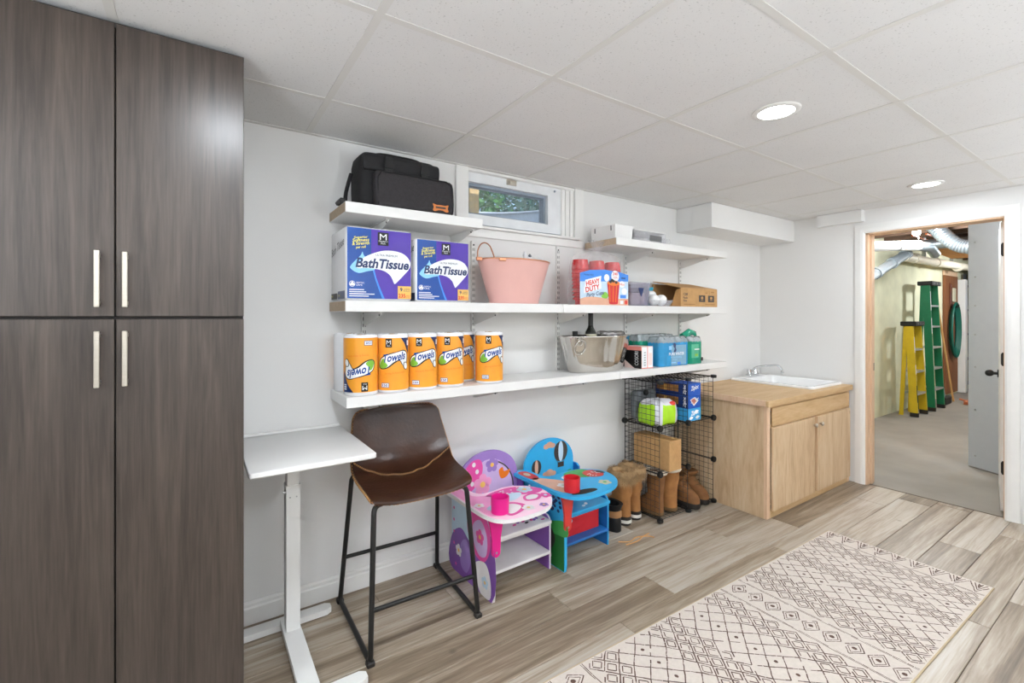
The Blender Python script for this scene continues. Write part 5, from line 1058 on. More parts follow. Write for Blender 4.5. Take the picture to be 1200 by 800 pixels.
waterpack('water_pack', 'green shrink-wrapped bottle pack at the right end of the lower shelf', 2.858, 3.008, 1.995, 2.115, 0.180, 2, 2, 'film_green', 0.88, green_extra)
waterpack('water_pack', 'teal wrapped bottle pack standing at the back behind the blue pack', 2.49, 2.87, 2.125, 2.245, 0.195, 6, 2, 'film_green', 0.86, lambda t: None)

# ================================================================ WIRE CUBE RACK
RX0, RX1, RY0, RY1 = 2.424, 3.002, 1.905, 2.20; XM = (RX0+RX1)/2; LV = [0.016, 0.307, 0.598, 0.889]
t = thing('wire_cube_rack', 'black wire grid cube rack with ball connectors holding boots, box and bags', 'rack', (XM, RY1, 0), group=None)
PANEL = {}
def panel(kind, c):
    """kind: x (faces left/right), y (faces front), z (shelf)"""
    if kind not in PANEL:
        a = 0.1425 if kind != 'z' else 0.1425; q = MB(); n = 8
        for i in range(n+1):
            s = -a+2*a*i/n; r = 0.0026 if i in (0, n) else 0.0014
            for ax in (0, 1):
                p, e = [0, 0, 0], [0, 0, 0]; A, B_ = {'x': (1, 2), 'y': (0, 2), 'z': (0, 1)}[kind]
                if ax: A, B_ = B_, A
                p[A] = s; e[A] = s; p[B_] = -a; e[B_] = a; q.cyl(p, e, r, n=4, caps=False)
        PANEL[kind] = o = q.build('wire_panel', 'blackmetal', t, local=True)
    else: o = share(PANEL[kind], t)
    o.location = Vector(c)-Vector(t.location); return o
xm0, xm1, ym = (RX0+XM)/2, (RX1+XM)/2, (RY0+RY1)/2
for k in range(3):
    zc = (LV[k]+LV[k+1])/2
    for x in (RX0, XM, RX1): panel('x', (x, ym, zc))
    for x in (xm0, xm1): panel('y', (x, RY1, zc))
for k, z in enumerate(LV): panel('z', (xm0, ym, z))
for k in (0, 2, 3): panel('z', (xm1, ym, LV[k]))
con = None
for x in (RX0, XM, RX1):
    for y_ in (RY0, RY1):
        for k, z in enumerate(LV):
            if con is None:
                q = MB(); q.lathe([(0.006, -0.012), (0.019, -0.010), (0.021, 0.0), (0.019, 0.010), (0.006, 0.012)], (t.location[0], t.location[1], 0), 14, cap1=True); con = o = q.build('connector', 'black', t, smooth=50)
            else: o = share(con, t)
            o.location = Vector((x, y_, z))-Vector(t.location)
            if k in (1, 2): o.rotation_euler = (pi/2, 0, 0)
# things in the rack
t = thing('green_bag', 'bright lime green and silver plastic bag in the rack upper left cell', 'bag', (2.56, 2.03, 0.6))
q = MB(); n = 26; rs = []
for s, k in ((0, 0.9), (0.06, 0.98), (0.3, 1.0), (0.6, 0.98), (0.85, 0.92), (0.97, 0.7), (1.0, 0.25)):
    rs.append([(2.555+0.118*k*abs(cos(2*pi*j/n))**0.55*(1 if cos(2*pi*j/n) > 0 else -1)*(1+0.035*sin(j*2.3+s*7)), 2.03+0.10*k*abs(sin(2*pi*j/n))**0.55*(1 if sin(2*pi*j/n) > 0 else -1)*(1+0.04*cos(j*1.9+s*4)), 0.603+0.15*s+0.007*sin(j*1.7+s*3)) for j in range(n)])
q.rings(rs); q.m = [0 if ((j % n) in range(15, 18) or i >= 4 or (j % n) in (21, 22, 23)) and True else 1 for i in range(6) for j in range(n)]+[1, 0]
q.build('film', ['silverfilm', 'lime'], t, smooth=60)
MB().ball((2.61, 1.965, 0.728), (0.035, 0.03, 0.022), 10, 6).build('red_print', 'p_red', t, smooth=60)
t = thing('grey_pouch', 'dark grey pouch behind the lime green bag in the rack', 'pouch', (2.56, 2.15, 0.6))
softbox(2.47, 2.68, 2.145, 2.19, 0.603, 0.80, 0.02, 0.08).build('pouch', 'greybag', t, smooth=60)
MB().ball((2.56, 2.13, 0.785), (0.02, 0.018, 0.022), 10, 6).build('tie', 'black', t, smooth=60)
# three flat blue cartons stacked
zc = 0.602
for k, (h, lab) in enumerate(((0.085, 'light blue bag carton at the bottom of the stack of three in the rack'), (0.085, 'blue bag carton with brown picture, middle of the stack in the rack'), (0.082, 'blue bag carton with brown picture on top of the stack in the rack'))):
    t = thing('bag_carton', lab, 'carton', (2.78, 2.04, zc), group='blue bag cartons in the rack')
    x0, x1, y0, y1 = 2.722, 2.862, 1.912, 2.18
    MB().rbox(x0, x1, y0, y1, zc+0.0003, zc+h-0.0005, 0.0015, 1).build('box', 'zlt' if k == 0 else 'zblue', t)
    pr = Print(front(x0, y0, zc)); w = x1-x0
    pr.rect(0.002, w-0.002, 0.002, h-0.002, 0 if k else 1); pr.text('Ziploc', w*0.5, h*0.5, 0.028, 2, 3, w*0.6, 0.25, 'C', bold=0.03, rot=8)
    if k == 1: pr.poly([(0.02, 0.06), (0.07, 0.10-0.025), (0.11, 0.045), (0.06, 0.015)], 2, 2); pr.poly([(0.03, 0.058), (0.065, 0.068), (0.09, 0.045), (0.06, 0.025)], 3, 3)
    if k == 0:
        for a, b_ in ((0.03, 0.02), (0.09, 0.06), (0.10, 0.02)): pr.curve([(a-0.02, b_), (a, b_+0.012), (a+0.025, b_+0.004), (a, b_-0.01)], 2, 2)
    pr.build('printed_end', ['zblue', 'zlt', 'p_white', 'coral'], t)
    pr = Print(leftside(x0, y1, zc)); d = y1-y0
    pr.rect(0.002, d-0.002, 0.002, h-0.002, 1 if k == 0 else 4)
    if k: pr.rect(0.01, d*0.72, 0.022, h-0.014, 5, 2); pr.rect(d*0.28, d*0.36, 0.025, h-0.02, 6, 3); pr.text('Ziploc', d*0.93, 0.008, 0.02, 2, 3, h*0.8, 0.2, rot=90, bold=0.03)
    pr.build('printed_side', ['zblue', 'zlt', 'p_white', 'coral', 'zdk', 'cookie', 'p_peach'], t)
    zc += h
t = thing('green_carton', 'thin green carton standing right beside the blue cartons in the rack', 'carton', (2.89, 2.04, 0.6))
MB().rbox(2.868, 2.892, 1.93, 2.15, 0.602, 0.74, 0.0015, 1).build('box', 'kgreen', t)
t = thing('shipping_box', 'plain taped brown cardboard box in the rack middle left cell', 'box', (2.57, 2.04, 0.31))
MB().rbox(2.505, 2.625, 1.895, 2.19, 0.3106, 0.505, 0.002, 1).build('box', 'carton', t)
pr = Print(topside(2.505, 1.895, 0.5055)); pr.rect(0.04, 0.08, 0, 0.295, 0, 0.5); pr.build('tape', 'tape', t)
pr = Print(front(2.505, 1.8948, 0.3106)); pr.line([(0.0, 0.19), (0.06, 0.11), (0.0, 0.03)], 0.0015, 0, 0.5); pr.line([(0.118, 0.19), (0.06, 0.11), (0.118, 0.03)], 0.0015, 0, 0.5); pr.build('flap_seams', 'tape', t)
# ================================================================ BOOTS
def boot(x, y, rz, name, label, cat, h, L, Wd, mats, style, group, z0=0.0):
    t = thing(name, label, cat, (x, y, z0), rz, group); N = 28
    sole_h = {'fur': 0.055, 'uggs': 0.022, 'work': 0.035, 'duck': 0.02}[style]
    def slice_(z, y0, y1, w, p=0.75):
        c = (y0+y1)/2; hl = (y1-y0)/2; out = []
        for j in range(N):
            a = 2*pi*j/N; ca, sa = cos(a), sin(a); ww = w/2*(1-0.14*(sa > 0)*abs(sa))
            out.append((ww*abs(ca)**p*(1 if ca > 0 else -1), c+hl*abs(sa)**p*(1 if sa > 0 else -1), z))
        return out
    # local: toe at -y
    q = MB(); q.rings([slice_(0, -L*0.68, L*0.30, Wd*0.94), slice_(sole_h*0.4, -L*0.70, L*0.315, Wd), slice_(sole_h, -L*0.69, L*0.31, Wd*0.98)]); q.build('sole', mats[1], t, local=True, smooth=60)
    if style == 'fur':
        MB().rings([slice_(0.016, -L*0.715, L*0.325, Wd*1.03), slice_(0.034, -L*0.715, L*0.325, Wd*1.03)]).build('white_band', 'band', t, local=True, smooth=60)
    sh = [(sole_h, -L*0.685, L*0.305, Wd*0.97), (sole_h+0.02, -L*0.68, L*0.30, Wd*0.97), (sole_h+0.045, -L*0.62, L*0.295, Wd*0.95), (sole_h+0.065, -L*0.50, L*0.29, Wd*0.93), (sole_h+0.085, -L*0.34, L*0.285, Wd*0.90), (sole_h+0.11, -L*0.22, L*0.275, Wd*0.92)]
    ztop = h; z = sole_h+0.15
    k = 0
    while z < ztop:
        wob = 0.006*sin(k*2.2+x*9); sh.append((z, -L*0.20-0.01*(z/h)+wob, L*0.285+0.012*(z/h)+wob*0.6, Wd*(0.96+0.12*z/h))); z += 0.04; k += 1
    sh.append((ztop, -L*0.21-0.012, L*0.30+0.012, Wd*1.10)); sh.append((ztop-0.004, -L*0.16, L*0.25, Wd*0.86)); sh.append((ztop-0.08, -L*0.15, L*0.23, Wd*0.8))
    q = MB(); q.rings([slice_(z_, a, b_, w_) for z_, a, b_, w_ in sh]); up = q.build('upper', mats[0], t, local=True, smooth=60)
    if style in ('fur', 'uggs'):
        q = MB(); c_ = slice_(ztop, -L*0.22-0.01, L*0.30+0.01, Wd*1.08); q.tube(c_, 0.014 if style == 'uggs' else 0.02, 8, True); q.build('cuff', 'fleece' if style == 'uggs' else 'fur', t, local=True, smooth=60)
    if style == 'fur':
        q = MB(); rn = random.Random(int(x*1000))
        for k in range(2200):
            a = rn.uniform(0, 2*pi); zz = ztop+rn.uniform(-0.045, 0.03); o = Vector((Wd*0.56*cos(a), 0.01+(L*0.27)*sin(a), zz)); n_ = Vector((cos(a), sin(a), rn.uniform(-0.9, 0.35))).normalized(); l = rn.uniform(0.02, 0.045); tt = Vector((-sin(a), cos(a), 0))*0.0016
            m_ = o+n_*l*0.6; e = o+n_*l+Vector((rn.uniform(-.008, .008), rn.uniform(-.008, .008), -0.012-rn.uniform(0, 0.01)))
            q.add([o-tt, o+tt, m_+tt*0.7, m_-tt*0.7, e], [(0, 1, 2, 3), (3, 2, 4)])
        q.build('fur_cuff', 'fur', t, local=True, kind='stuff')
    if style == 'work':
        q = MB()
        for k in range(5):
            zz = sole_h+0.075+0.028*k; yy = -L*(0.40-0.05*k); q.tube([(-0.025, yy+0.012, zz+0.006), (0, yy-0.012, zz+0.014), (0.025, yy+0.012, zz+0.006)], 0.0028, 5)
        q.build('laces', 'rubber_tan', t, local=True, kind='stuff'); q = MB(); q.tube(slice_(ztop-0.002, -L*0.22-0.008, L*0.30+0.008, Wd*1.1), 0.010, 6, True); q.build('padded_collar', mats[0], t, local=True, smooth=60)
    if style == 'duck':
        MB().rings([slice_(0.088, -L*0.33, L*0.31, Wd*1.0), slice_(0.11, -L*0.24, L*0.30, Wd*1.04), slice_(0.128, -L*0.22, L*0.30, Wd*1.06)], False, False).build('tan_collar', 'shoetan', t, local=True, smooth=60)
        q = MB(); q.rings([slice_(0.02, -L*0.695, L*0.31, Wd), slice_(0.05, -L*0.66, L*0.31, Wd), slice_(0.075, -L*0.5, L*0.30, Wd*0.96), slice_(0.085, -L*0.36, L*0.29, Wd*0.9)], False, False); q.build('rubber_shell', mats[1], t, local=True, smooth=60)
        q = MB()
        for k in range(4): zz = 0.10+0.022*k; yy = -L*(0.30-0.03*k); q.tube([(-0.02, yy+0.01, zz), (0, yy-0.014, zz+0.008), (0.02, yy+0.01, zz)], 0.0028, 5)
        q.tube([(0.0, -L*0.16, ztop-0.02), (0.005, -L*0.20, ztop+0.03)], 0.006, 5); q.build('laces', 'rubber', t, local=True, kind='stuff')
    if style == 'uggs' and 'zip' in label:
        q = MB(); q.tube([(-Wd*0.53, 0.0, ztop-0.02), (-Wd*0.52, -0.005, 0.13)], 0.0035, 5); q.build('zipper', 'screw', t, local=True)
    return t
boot(2.236, 2.065, radians(184), 'fur_boot', 'left tan suede snow boot with shaggy fur cuff, beside the rack', 'boot', 0.315, 0.24, 0.105, ('suede', 'rubber'), 'fur', 'fur-cuffed snow boots')
boot(2.354, 2.085, radians(180), 'fur_boot', 'right tan suede snow boot with shaggy fur cuff, next to the rack', 'boot', 0.315, 0.24, 0.105, ('suede', 'rubber'), 'fur', 'fur-cuffed snow boots')
boot(2.492, 2.0, radians(180), 'suede_boot', 'tan suede boot with side zipper at the left in the bottom left rack cell', 'boot', 0.275, 0.20, 0.09, ('suede_dk', 'rubber_tan'), 'uggs', 'fleece-topped suede boots', 0.0185)
boot(2.628, 2.0, radians(178), 'suede_boot', 'wrinkled tan suede boot with cream fleece top in the bottom left rack cell', 'boot', 0.272, 0.20, 0.115, ('suede', 'rubber_tan'), 'uggs', 'fleece-topped suede boots', 0.0185)
boot(2.785, 2.04, radians(-3), 'work_boot', 'brown lace-up ankle boot at the left in the bottom right rack cell', 'boot', 0.19, 0.25, 0.098, ('suede_dk', 'rubber'), 'work', 'brown ankle boots', 0.0185)
boot(2.91, 2.05, radians(-5), 'work_boot', 'brown lace-up ankle boot at the right in the bottom right rack cell', 'boot', 0.19, 0.25, 0.098, ('suede_dk', 'rubber'), 'work', 'brown ankle boots', 0.0185)
boot(2.118, 2.04, radians(182), 'duck_shoe', 'black and tan rubber shoe at the right of its pair, beside the fur boots', 'shoe', 0.165, 0.25, 0.10, ('blackshoe', 'blackshoe'), 'duck', 'black and tan rubber shoes')
boot(2.016, 2.07, radians(180), 'duck_shoe', 'black and tan rubber shoe half hidden behind the blue chair', 'shoe', 0.165, 0.25, 0.09, ('blackshoe', 'blackshoe'), 'duck', 'black and tan rubber shoes')
q = MB(); q.tube(smoothpath([(2.02, 1.88, 0.004), (2.08, 1.845, 0.004), (2.15, 1.86, 0.004), (2.22, 1.83, 0.004), (2.235, 1.80, 0.004)], 5), 0.0035, 5); tag(q.build('boot_lace', 'thread', smooth=60), 'loose tan boot lace lying on the floor in front of the black shoes', 'lace', 'loose boot laces')
q = MB(); q.tube(smoothpath([(2.03, 1.83, 0.004), (2.12, 1.825, 0.004), (2.19, 1.845, 0.004), (2.25, 1.85, 0.004)], 5), 0.0035, 5); tag(q.build('boot_lace', 'thread', smooth=60), 'second loose tan boot lace, its tip nearest the rack', 'lace', 'loose boot laces')

# ================================================================ SINK CABINET
t = thing('sink_cabinet', 'raw light wood vanity cabinet with two doors below the white sink', 'cabinet', (3.67, 1.9, 0))
SX0, SX1, SYF, SYB, SZ = 3.034, 4.292, 1.553, 2.25, 0.727
MB().box(SX0, SX0+0.018, SYF+0.02, SYB, 0.0, SZ).build('side_panel', 'maple', t)
MB().box(SX1-0.018, SX1, SYF+0.02, SYB, 0.0, SZ).build('side_panel', 'maple', t); MB().box(SX0+0.018, SX1-0.018, SYF+0.03, SYB, 0.06, 0.075).build('bottom_panel', 'maple', t); MB().box(SX0+0.018, SX1-0.018, SYB-0.012, SYB, 0.0, SZ).build('back_panel', 'maple', t)
for a, b_, c_, d in ((SX0, SX0+0.042, 0, SZ), (SX1-0.035, SX1, 0, SZ), (3.662, 3.707, 0.045, 0.592)): MB().box(a, b_, SYF, SYF+0.02, c_, d).build('face_stile', 'jamb', t)
MB().box(SX0+0.042, SX1-0.035, SYF, SYF+0.02, 0.0, 0.046).build('face_rail', 'maple_x', t); MB().box(SX0+0.042, SX1-0.035, SYF, SYF+0.02, 0.586, 0.600).build('face_rail', 'maple_x', t); MB().box(SX0+0.042, SX1-0.035, SYF, SYF+0.02, 0.705, SZ).build('face_rail', 'maple_x', t)
MB().rbox(3.085, 4.262, SYF-0.012, SYF-0.0005, 0.597, 0.714, 0.002, 1).build('false_front', 'maple_x', t)
for a, b_, kx in ((3.083, 3.664, 3.641), (3.705, 4.264, 3.735)):
    d = MB().rbox(a, b_, SYF-0.019, SYF-0.0005, 0.048, 0.588, 0.002, 1).build('door', 'maple', t)
    q = MB(); q.cyl((kx, SYF-0.019, 0.535), (kx, SYF-0.032, 0.535), 0.005, n=10); q.ball((kx, SYF-0.038, 0.535), (0.015, 0.010, 0.015), 14, 8); q.build('knob', 'nickel', d, smooth=60)
t = thing('wooden_countertop', 'raw plywood countertop with thick edge strips around the sink', 'countertop', (3.66, 1.9, 0.727))
KX0, KX1, KYF, KZ0, KZ1 = 3.012, 4.302, 1.530, 0.7275, 0.766
HX0, HX1, HY0, HY1 = 3.80, 4.262, 1.62, 2.20
q = MB(); q.box(KX0+0.02, HX0, KYF+0.02, 2.262, KZ1-0.018, KZ1).box(HX0, HX1, KYF+0.02, HY0, KZ1-0.018, KZ1).box(HX0, HX1, HY1, 2.262, KZ1-0.018, KZ1).box(HX1, KX1, KYF+0.02, 2.262, KZ1-0.018, KZ1); q.build('plywood_top', 'maple_x', t)
MB().rbox(KX0, KX1, KYF, KYF+0.02, KZ0, KZ1+0.0005, 0.002, 1).build('edge_strip', 'maple_x', t); MB().rbox(KX0, KX0+0.02, KYF+0.02, 2.262, KZ0, KZ1+0.0005, 0.002, 1).build('edge_strip', 'jamb', t)
t = thing('utility_sink', 'white drop-in utility sink set in the plywood countertop', 'sink', (4.03, 1.91, 0.766))
def rr_(x0, x1, y0, y1, z, c_, n=5):
    return [(ax+c_*cos(radians(a+90*k/n)), ay+c_*sin(radians(a+90*k/n)), z) for ax, ay, a in ((x1-c_, y0+c_, -90), (x1-c_, y1-c_, 0), (x0+c_, y1-c_, 90), (x0+c_, y0+c_, 180)) for k in range(n+1)]
q = MB(); q.rings([rr_(3.762, 4.288, 1.592, 2.24, 0.7665, 0.03), rr_(3.760, 4.29, 1.590, 2.242, 0.777, 0.032), rr_(3.766, 4.284, 1.596, 2.236, 0.785, 0.03), rr_(3.80, 4.258, 1.625, 2.14, 0.784, 0.05), rr_(3.81, 4.25, 1.635, 2.13, 0.775, 0.05), rr_(3.83, 4.23, 1.66, 2.11, 0.55, 0.06), rr_(3.86, 4.20, 1.70, 2.08, 0.53, 0.06)], False, True); q.build('basin', 'porcelain', t, smooth=50)
MB().lathe([(0.02, 0.0), (0.04, 0.001), (0.042, 0.003), (0.025, 0.003)], (4.03, 1.89, 0.5305), 20, cap1=True).build('drain', 'chrome', t, smooth=50)
t = thing('faucet', 'chrome two-handle faucet with swivel spout behind the white sink', 'faucet', (4.05, 2.19, 0.785))
FX, FY, FZ = 4.035, 2.19, 0.7845
MB().rbox(FX-0.075, FX+0.075, FY-0.024, FY+0.024, FZ, FZ+0.022, 0.008, 2).build('base_plate', 'chrome', t, smooth=50)
for s in (-1, 1):
    q = MB(); x = FX+s*0.052; q.cyl((x, FY, FZ+0.02), (x, FY, FZ+0.038), 0.016, 0.013, 14); q.cyl((x, FY, FZ+0.038), (x, FY, FZ+0.062), 0.019, 0.016, 8); q.build('handle', 'chrome', t, smooth=40)
q = MB(); q.tube(smoothpath([(FX, FY, FZ+0.02), (FX+0.005, FY-0.005, FZ+0.06), (FX+0.03, FY-0.04, FZ+0.085), (FX+0.09, FY-0.13, FZ+0.10), (FX+0.115, FY-0.165, FZ+0.098), (FX+0.128, FY-0.185, FZ+0.07), (FX+0.130, FY-0.188, FZ+0.05)], 5), 0.0085, 10); q.cyl((FX+0.130, FY-0.188, FZ+0.052), (FX+0.131, FY-0.189, FZ+0.036), 0.012, n=12); q.build('spout', 'chrome', t, smooth=60)

# ================================================================ UTILITY ROOM BEYOND THE DOOR
UX0, UX1, UY0, UY1, UZ = XR+0.13, 11.75, -1.6, 2.33, 2.52
struct('floor_2', MB().box(UX0-0.12, UX1, UY0, UY1, -0.08, -0.006), 'concrete')
struct('ceiling_2', MB().box(UX0, UX1+0.1, UY0-0.1, UY1+0.1, UZ, UZ+0.05), 'oriented')
struct('wall_foundation', MB().box(UX0, UX1+0.1, UY1, UY1+0.15, -0.05, UZ), 'foundation')
struct('wall_far', MB().box(UX1, UX1+0.1, UY0, UY1, -0.05, UZ), 'foundation'); struct('wall_near', MB().box(UX0, UX1, UY0-0.1, UY0, -0.05, UZ), 'foundation'); struct('wall_upper', MB().box(XR+0.02, UX0, UY0, UY1, 2.2, UZ), 'joist')
ce = bpy.data.objects['ceiling_2']; x = UX0+0.25
while x < UX1: MB().box(x-0.02, x+0.02, UY0, UY1, 2.30, UZ).build('joist', 'joist', ce); x += 0.41
# bulb
t = thing('bare_bulb', 'bright bare bulb in a white ceiling socket seen through the doorway', 'light bulb', (6.5, 1.718, 2.30))
q = MB(); q.lathe([(0.055, 0.0), (0.052, -0.015), (0.03, -0.03), (0.025, -0.04)], (6.5, 1.718, 2.30), 20); q.build('socket', 'white_metal', t, smooth=50)
MB().ball((6.5, 1.718, 2.225), (0.036, 0.036, 0.042), 18, 12).build('globe', 'bulb', t, smooth=80)
MB().tube([(6.5, 1.718, 2.262), (6.512, 1.705, 2.18), (6.512, 1.705, 2.15)], 0.003, 5).build('pull_chain', 'screw', t)
ld = bpy.data.lights.new('bulb_lamp', 'POINT'); ld.energy = UTILITY_BULB; ld.shadow_soft_size = 0.14; ld.color = (0.9, 0.95, 1.0); lo = bpy.data.objects.new('bulb_lamp', ld); COL.objects.link(lo); lo.parent = t; lo.location = (-0.06, -0.06, -0.13)
t = thing('bare_bulb', 'bare bulb farther back on the utility ceiling, hidden behind the door frame', 'light bulb', (9.4, 0.9, 2.30))
q = MB(); q.lathe([(0.055, 0.0), (0.052, -0.015), (0.03, -0.03), (0.025, -0.04)], (9.4, 0.9, 2.30), 20); q.build('socket', 'white_metal', t, smooth=50); MB().ball((9.4, 0.9, 2.225), (0.036, 0.036, 0.042), 18, 12).build('globe', 'bulb', t, smooth=80)
ld2 = ld.copy(); lo = bpy.data.objects.new('bulb_lamp', ld2); COL.objects.link(lo); lo.parent = t; lo.location = (0, 0, -0.15)
t = thing('bare_bulb', 'bare bulb just inside the utility room, hidden behind the door wall', 'light bulb', (4.95, 0.35, 2.30))
q = MB(); q.lathe([(0.055, 0.0), (0.052, -0.015), (0.03, -0.03), (0.025, -0.04)], (4.95, 0.35, 2.30), 20); q.build('socket', 'white_metal', t, smooth=50); MB().ball((4.95, 0.35, 2.225), (0.036, 0.036, 0.042), 18, 12).build('globe', 'bulb', t, smooth=80)
ld3 = ld.copy(); ld3.energy = 55; lo = bpy.data.objects.new('bulb_lamp', ld3); COL.objects.link(lo); lo.parent = t; lo.location = (0, 0, -0.15)
# pipes and ducts
t = thing('insulated_pipe', 'thick white insulated pipe under the utility ceiling at left', 'pipe', (6.2, 1.9, 2.07))
q = MB(); q.tube([(5.55, 2.16, 2.045), (6.0, 1.96, 2.058), (6.55, 1.715, 2.085)], 0.055, 14); q.build('pipe_run', 'whitepipe', t, smooth=50)
q = MB(); q.tube([(6.53, 1.725, 2.083), (6.70, 1.66, 2.07), (6.9, 1.66, 2.01)], 0.05, 14); q.build('elbow', 'galv', t, smooth=50)
for a in (0.3, 0.75): 
    p = Vector((5.55, 2.16, 2.045)).lerp(Vector((6.55, 1.715, 2.085)), a); MB().tube([p+Vector((0.01, -0.0045, 0)), p+Vector((-0.01, 0.0045, 0))], 0.058, 14).build('clamp', 'alu', t)
t = thing('drain_pipe', 'grey cast drain pipe sloping down along the yellow-green wall', 'pipe', (6.8, 2.15, 1.85))
q = MB(); q.tube([(7.70, 2.15, 2.115), (7.0, 2.15, 1.91), (6.3, 2.15, 1.705), (5.6, 2.15, 1.50)], 0.058, 14); q.build('pipe_run', 'castiron', t, smooth=50)
for f_ in (0.0, 0.22, 0.47, 0.75):
    p = Vector((7.70, 2.15, 2.115)).lerp(Vector((5.6, 2.15, 1.50)), f_); d = Vector((-2.1, 0, -0.615)).normalized()*0.045; MB().tube([p-d, p+d], 0.070, 14).build('coupling', 'castiron', t, smooth=50)
t = thing('drain_pipe', 'cream plastic drain pipe running level along the top of the far wall', 'pipe', (9.2, 2.15, 2.1))
q = MB(); q.tube([(7.66, 2.15, 2.085), (9.2, 2.15, 2.10), (11.6, 2.15, 2.14)], 0.055, 14); q.build('pipe_run', 'pvc', t, smooth=50)
for x in (8.05, 9.0, 10.1): MB().tube([(x-0.05, 2.15, 2.09), (x+0.05, 2.15, 2.09+0.01)], 0.066, 14).build('coupling', 'pvc', t, smooth=50)
for x in (8.45, 9.75): MB().box(x-0.015, x+0.015, 2.13, 2.17, 2.12, 2.32).build('hanger', 'alu', t)
t = thing('flexible_duct', 'curved shiny metal flexible duct hanging from the utility ceiling', 'duct', (7, 1.5, 2.1))
path = smoothpath([(6.95, 1.80, 2.46), (7.0, 1.69, 2.34), (7.0, 1.60, 2.21), (7.0, 1.50, 2.11), (7.0, 1.38, 2.065), (7.0, 1.15, 2.06), (7.0, 0.8, 2.07)], 10)
MB().tube(path, [0.073+0.006*(k % 2) for k in range(len(path))], 16).build('duct_run', 'galv', t, smooth=30)
t = thing('metal_duct', 'flat galvanised duct crossing under the joists behind the bulb', 'duct', (7.6, 1.9, 2.2))
q = MB(); q.tube([(7.5, 2.05, 2.20), (7.5, 1.5, 2.19), (7.5, 0.5, 2.19)], 0.06, 14); q.build('duct_run', 'galv', t, smooth=50)
t = thing('storage_plank', 'orange-brown plywood board stored flat under the utility joists', 'board', (8.3, 1.7, 2.15))
q = MB(); q.rings([[(7.75, 1.95, 2.165), (9.3, 2.05, 2.165), (9.3, 1.2, 2.15), (7.75, 1.2, 2.15)], [(7.75, 1.95, 2.185), (9.3, 2.05, 2.185), (9.3, 1.2, 2.17), (7.75, 1.2, 2.17)]]); q.build('board', 'oriented', t)
for k, (y_, z, l) in enumerate(((1.93, 2.284, 'thin copper pipe nearest the wall under the utility joists'), (1.80, 2.284, 'second thin copper pipe under the utility joists'), (1.66, 2.284, 'third thin copper pipe under the utility joists, farthest from the wall'))):
    t = thing('copper_pipe', l, 'pipe', (8, y_, z), group='copper pipes'); MB().tube([(7.15, y_, z), (11.5, y_+0.05, z)], 0.011, 8).build('pipe_run', 'copperpipe', t, smooth=60)
    for x in (7.6, 9.2): MB().box(x-0.012, x+0.012, y_-0.013, y_+0.013, z-0.013, 2.302).build('strap', 'alu', t)
# grey panel
t = thing('steel_partition', 'tall pale grey panel with a column of screws standing beyond the doorway', 'partition', (5.55, 1.0, 0))
pa, pb = Vector((5.610, 1.128, 0)), Vector((5.34, 0.62, 0)); d = (pb-pa).normalized(); nn = Vector((-d.y, d.x, 0))
if nn.x > 0: nn = -nn
q = MB(); q.obox((pa+pb)/2-nn*0.015+Vector((0, 0, 1.068)), (pb-pa)/2, nn*0.015, Vector((0, 0, 1.067))); q.build('sheet', 'doorgrey', t)
for z in (0.10, 0.50, 0.87, 1.15, 1.40, 1.65, 1.95):
    p = pa+d*0.055+Vector((0, 0, z)); MB().cyl(tuple(p), tuple(p+nn*0.004), 0.0065, n=10).build('screw', 'screw', t)
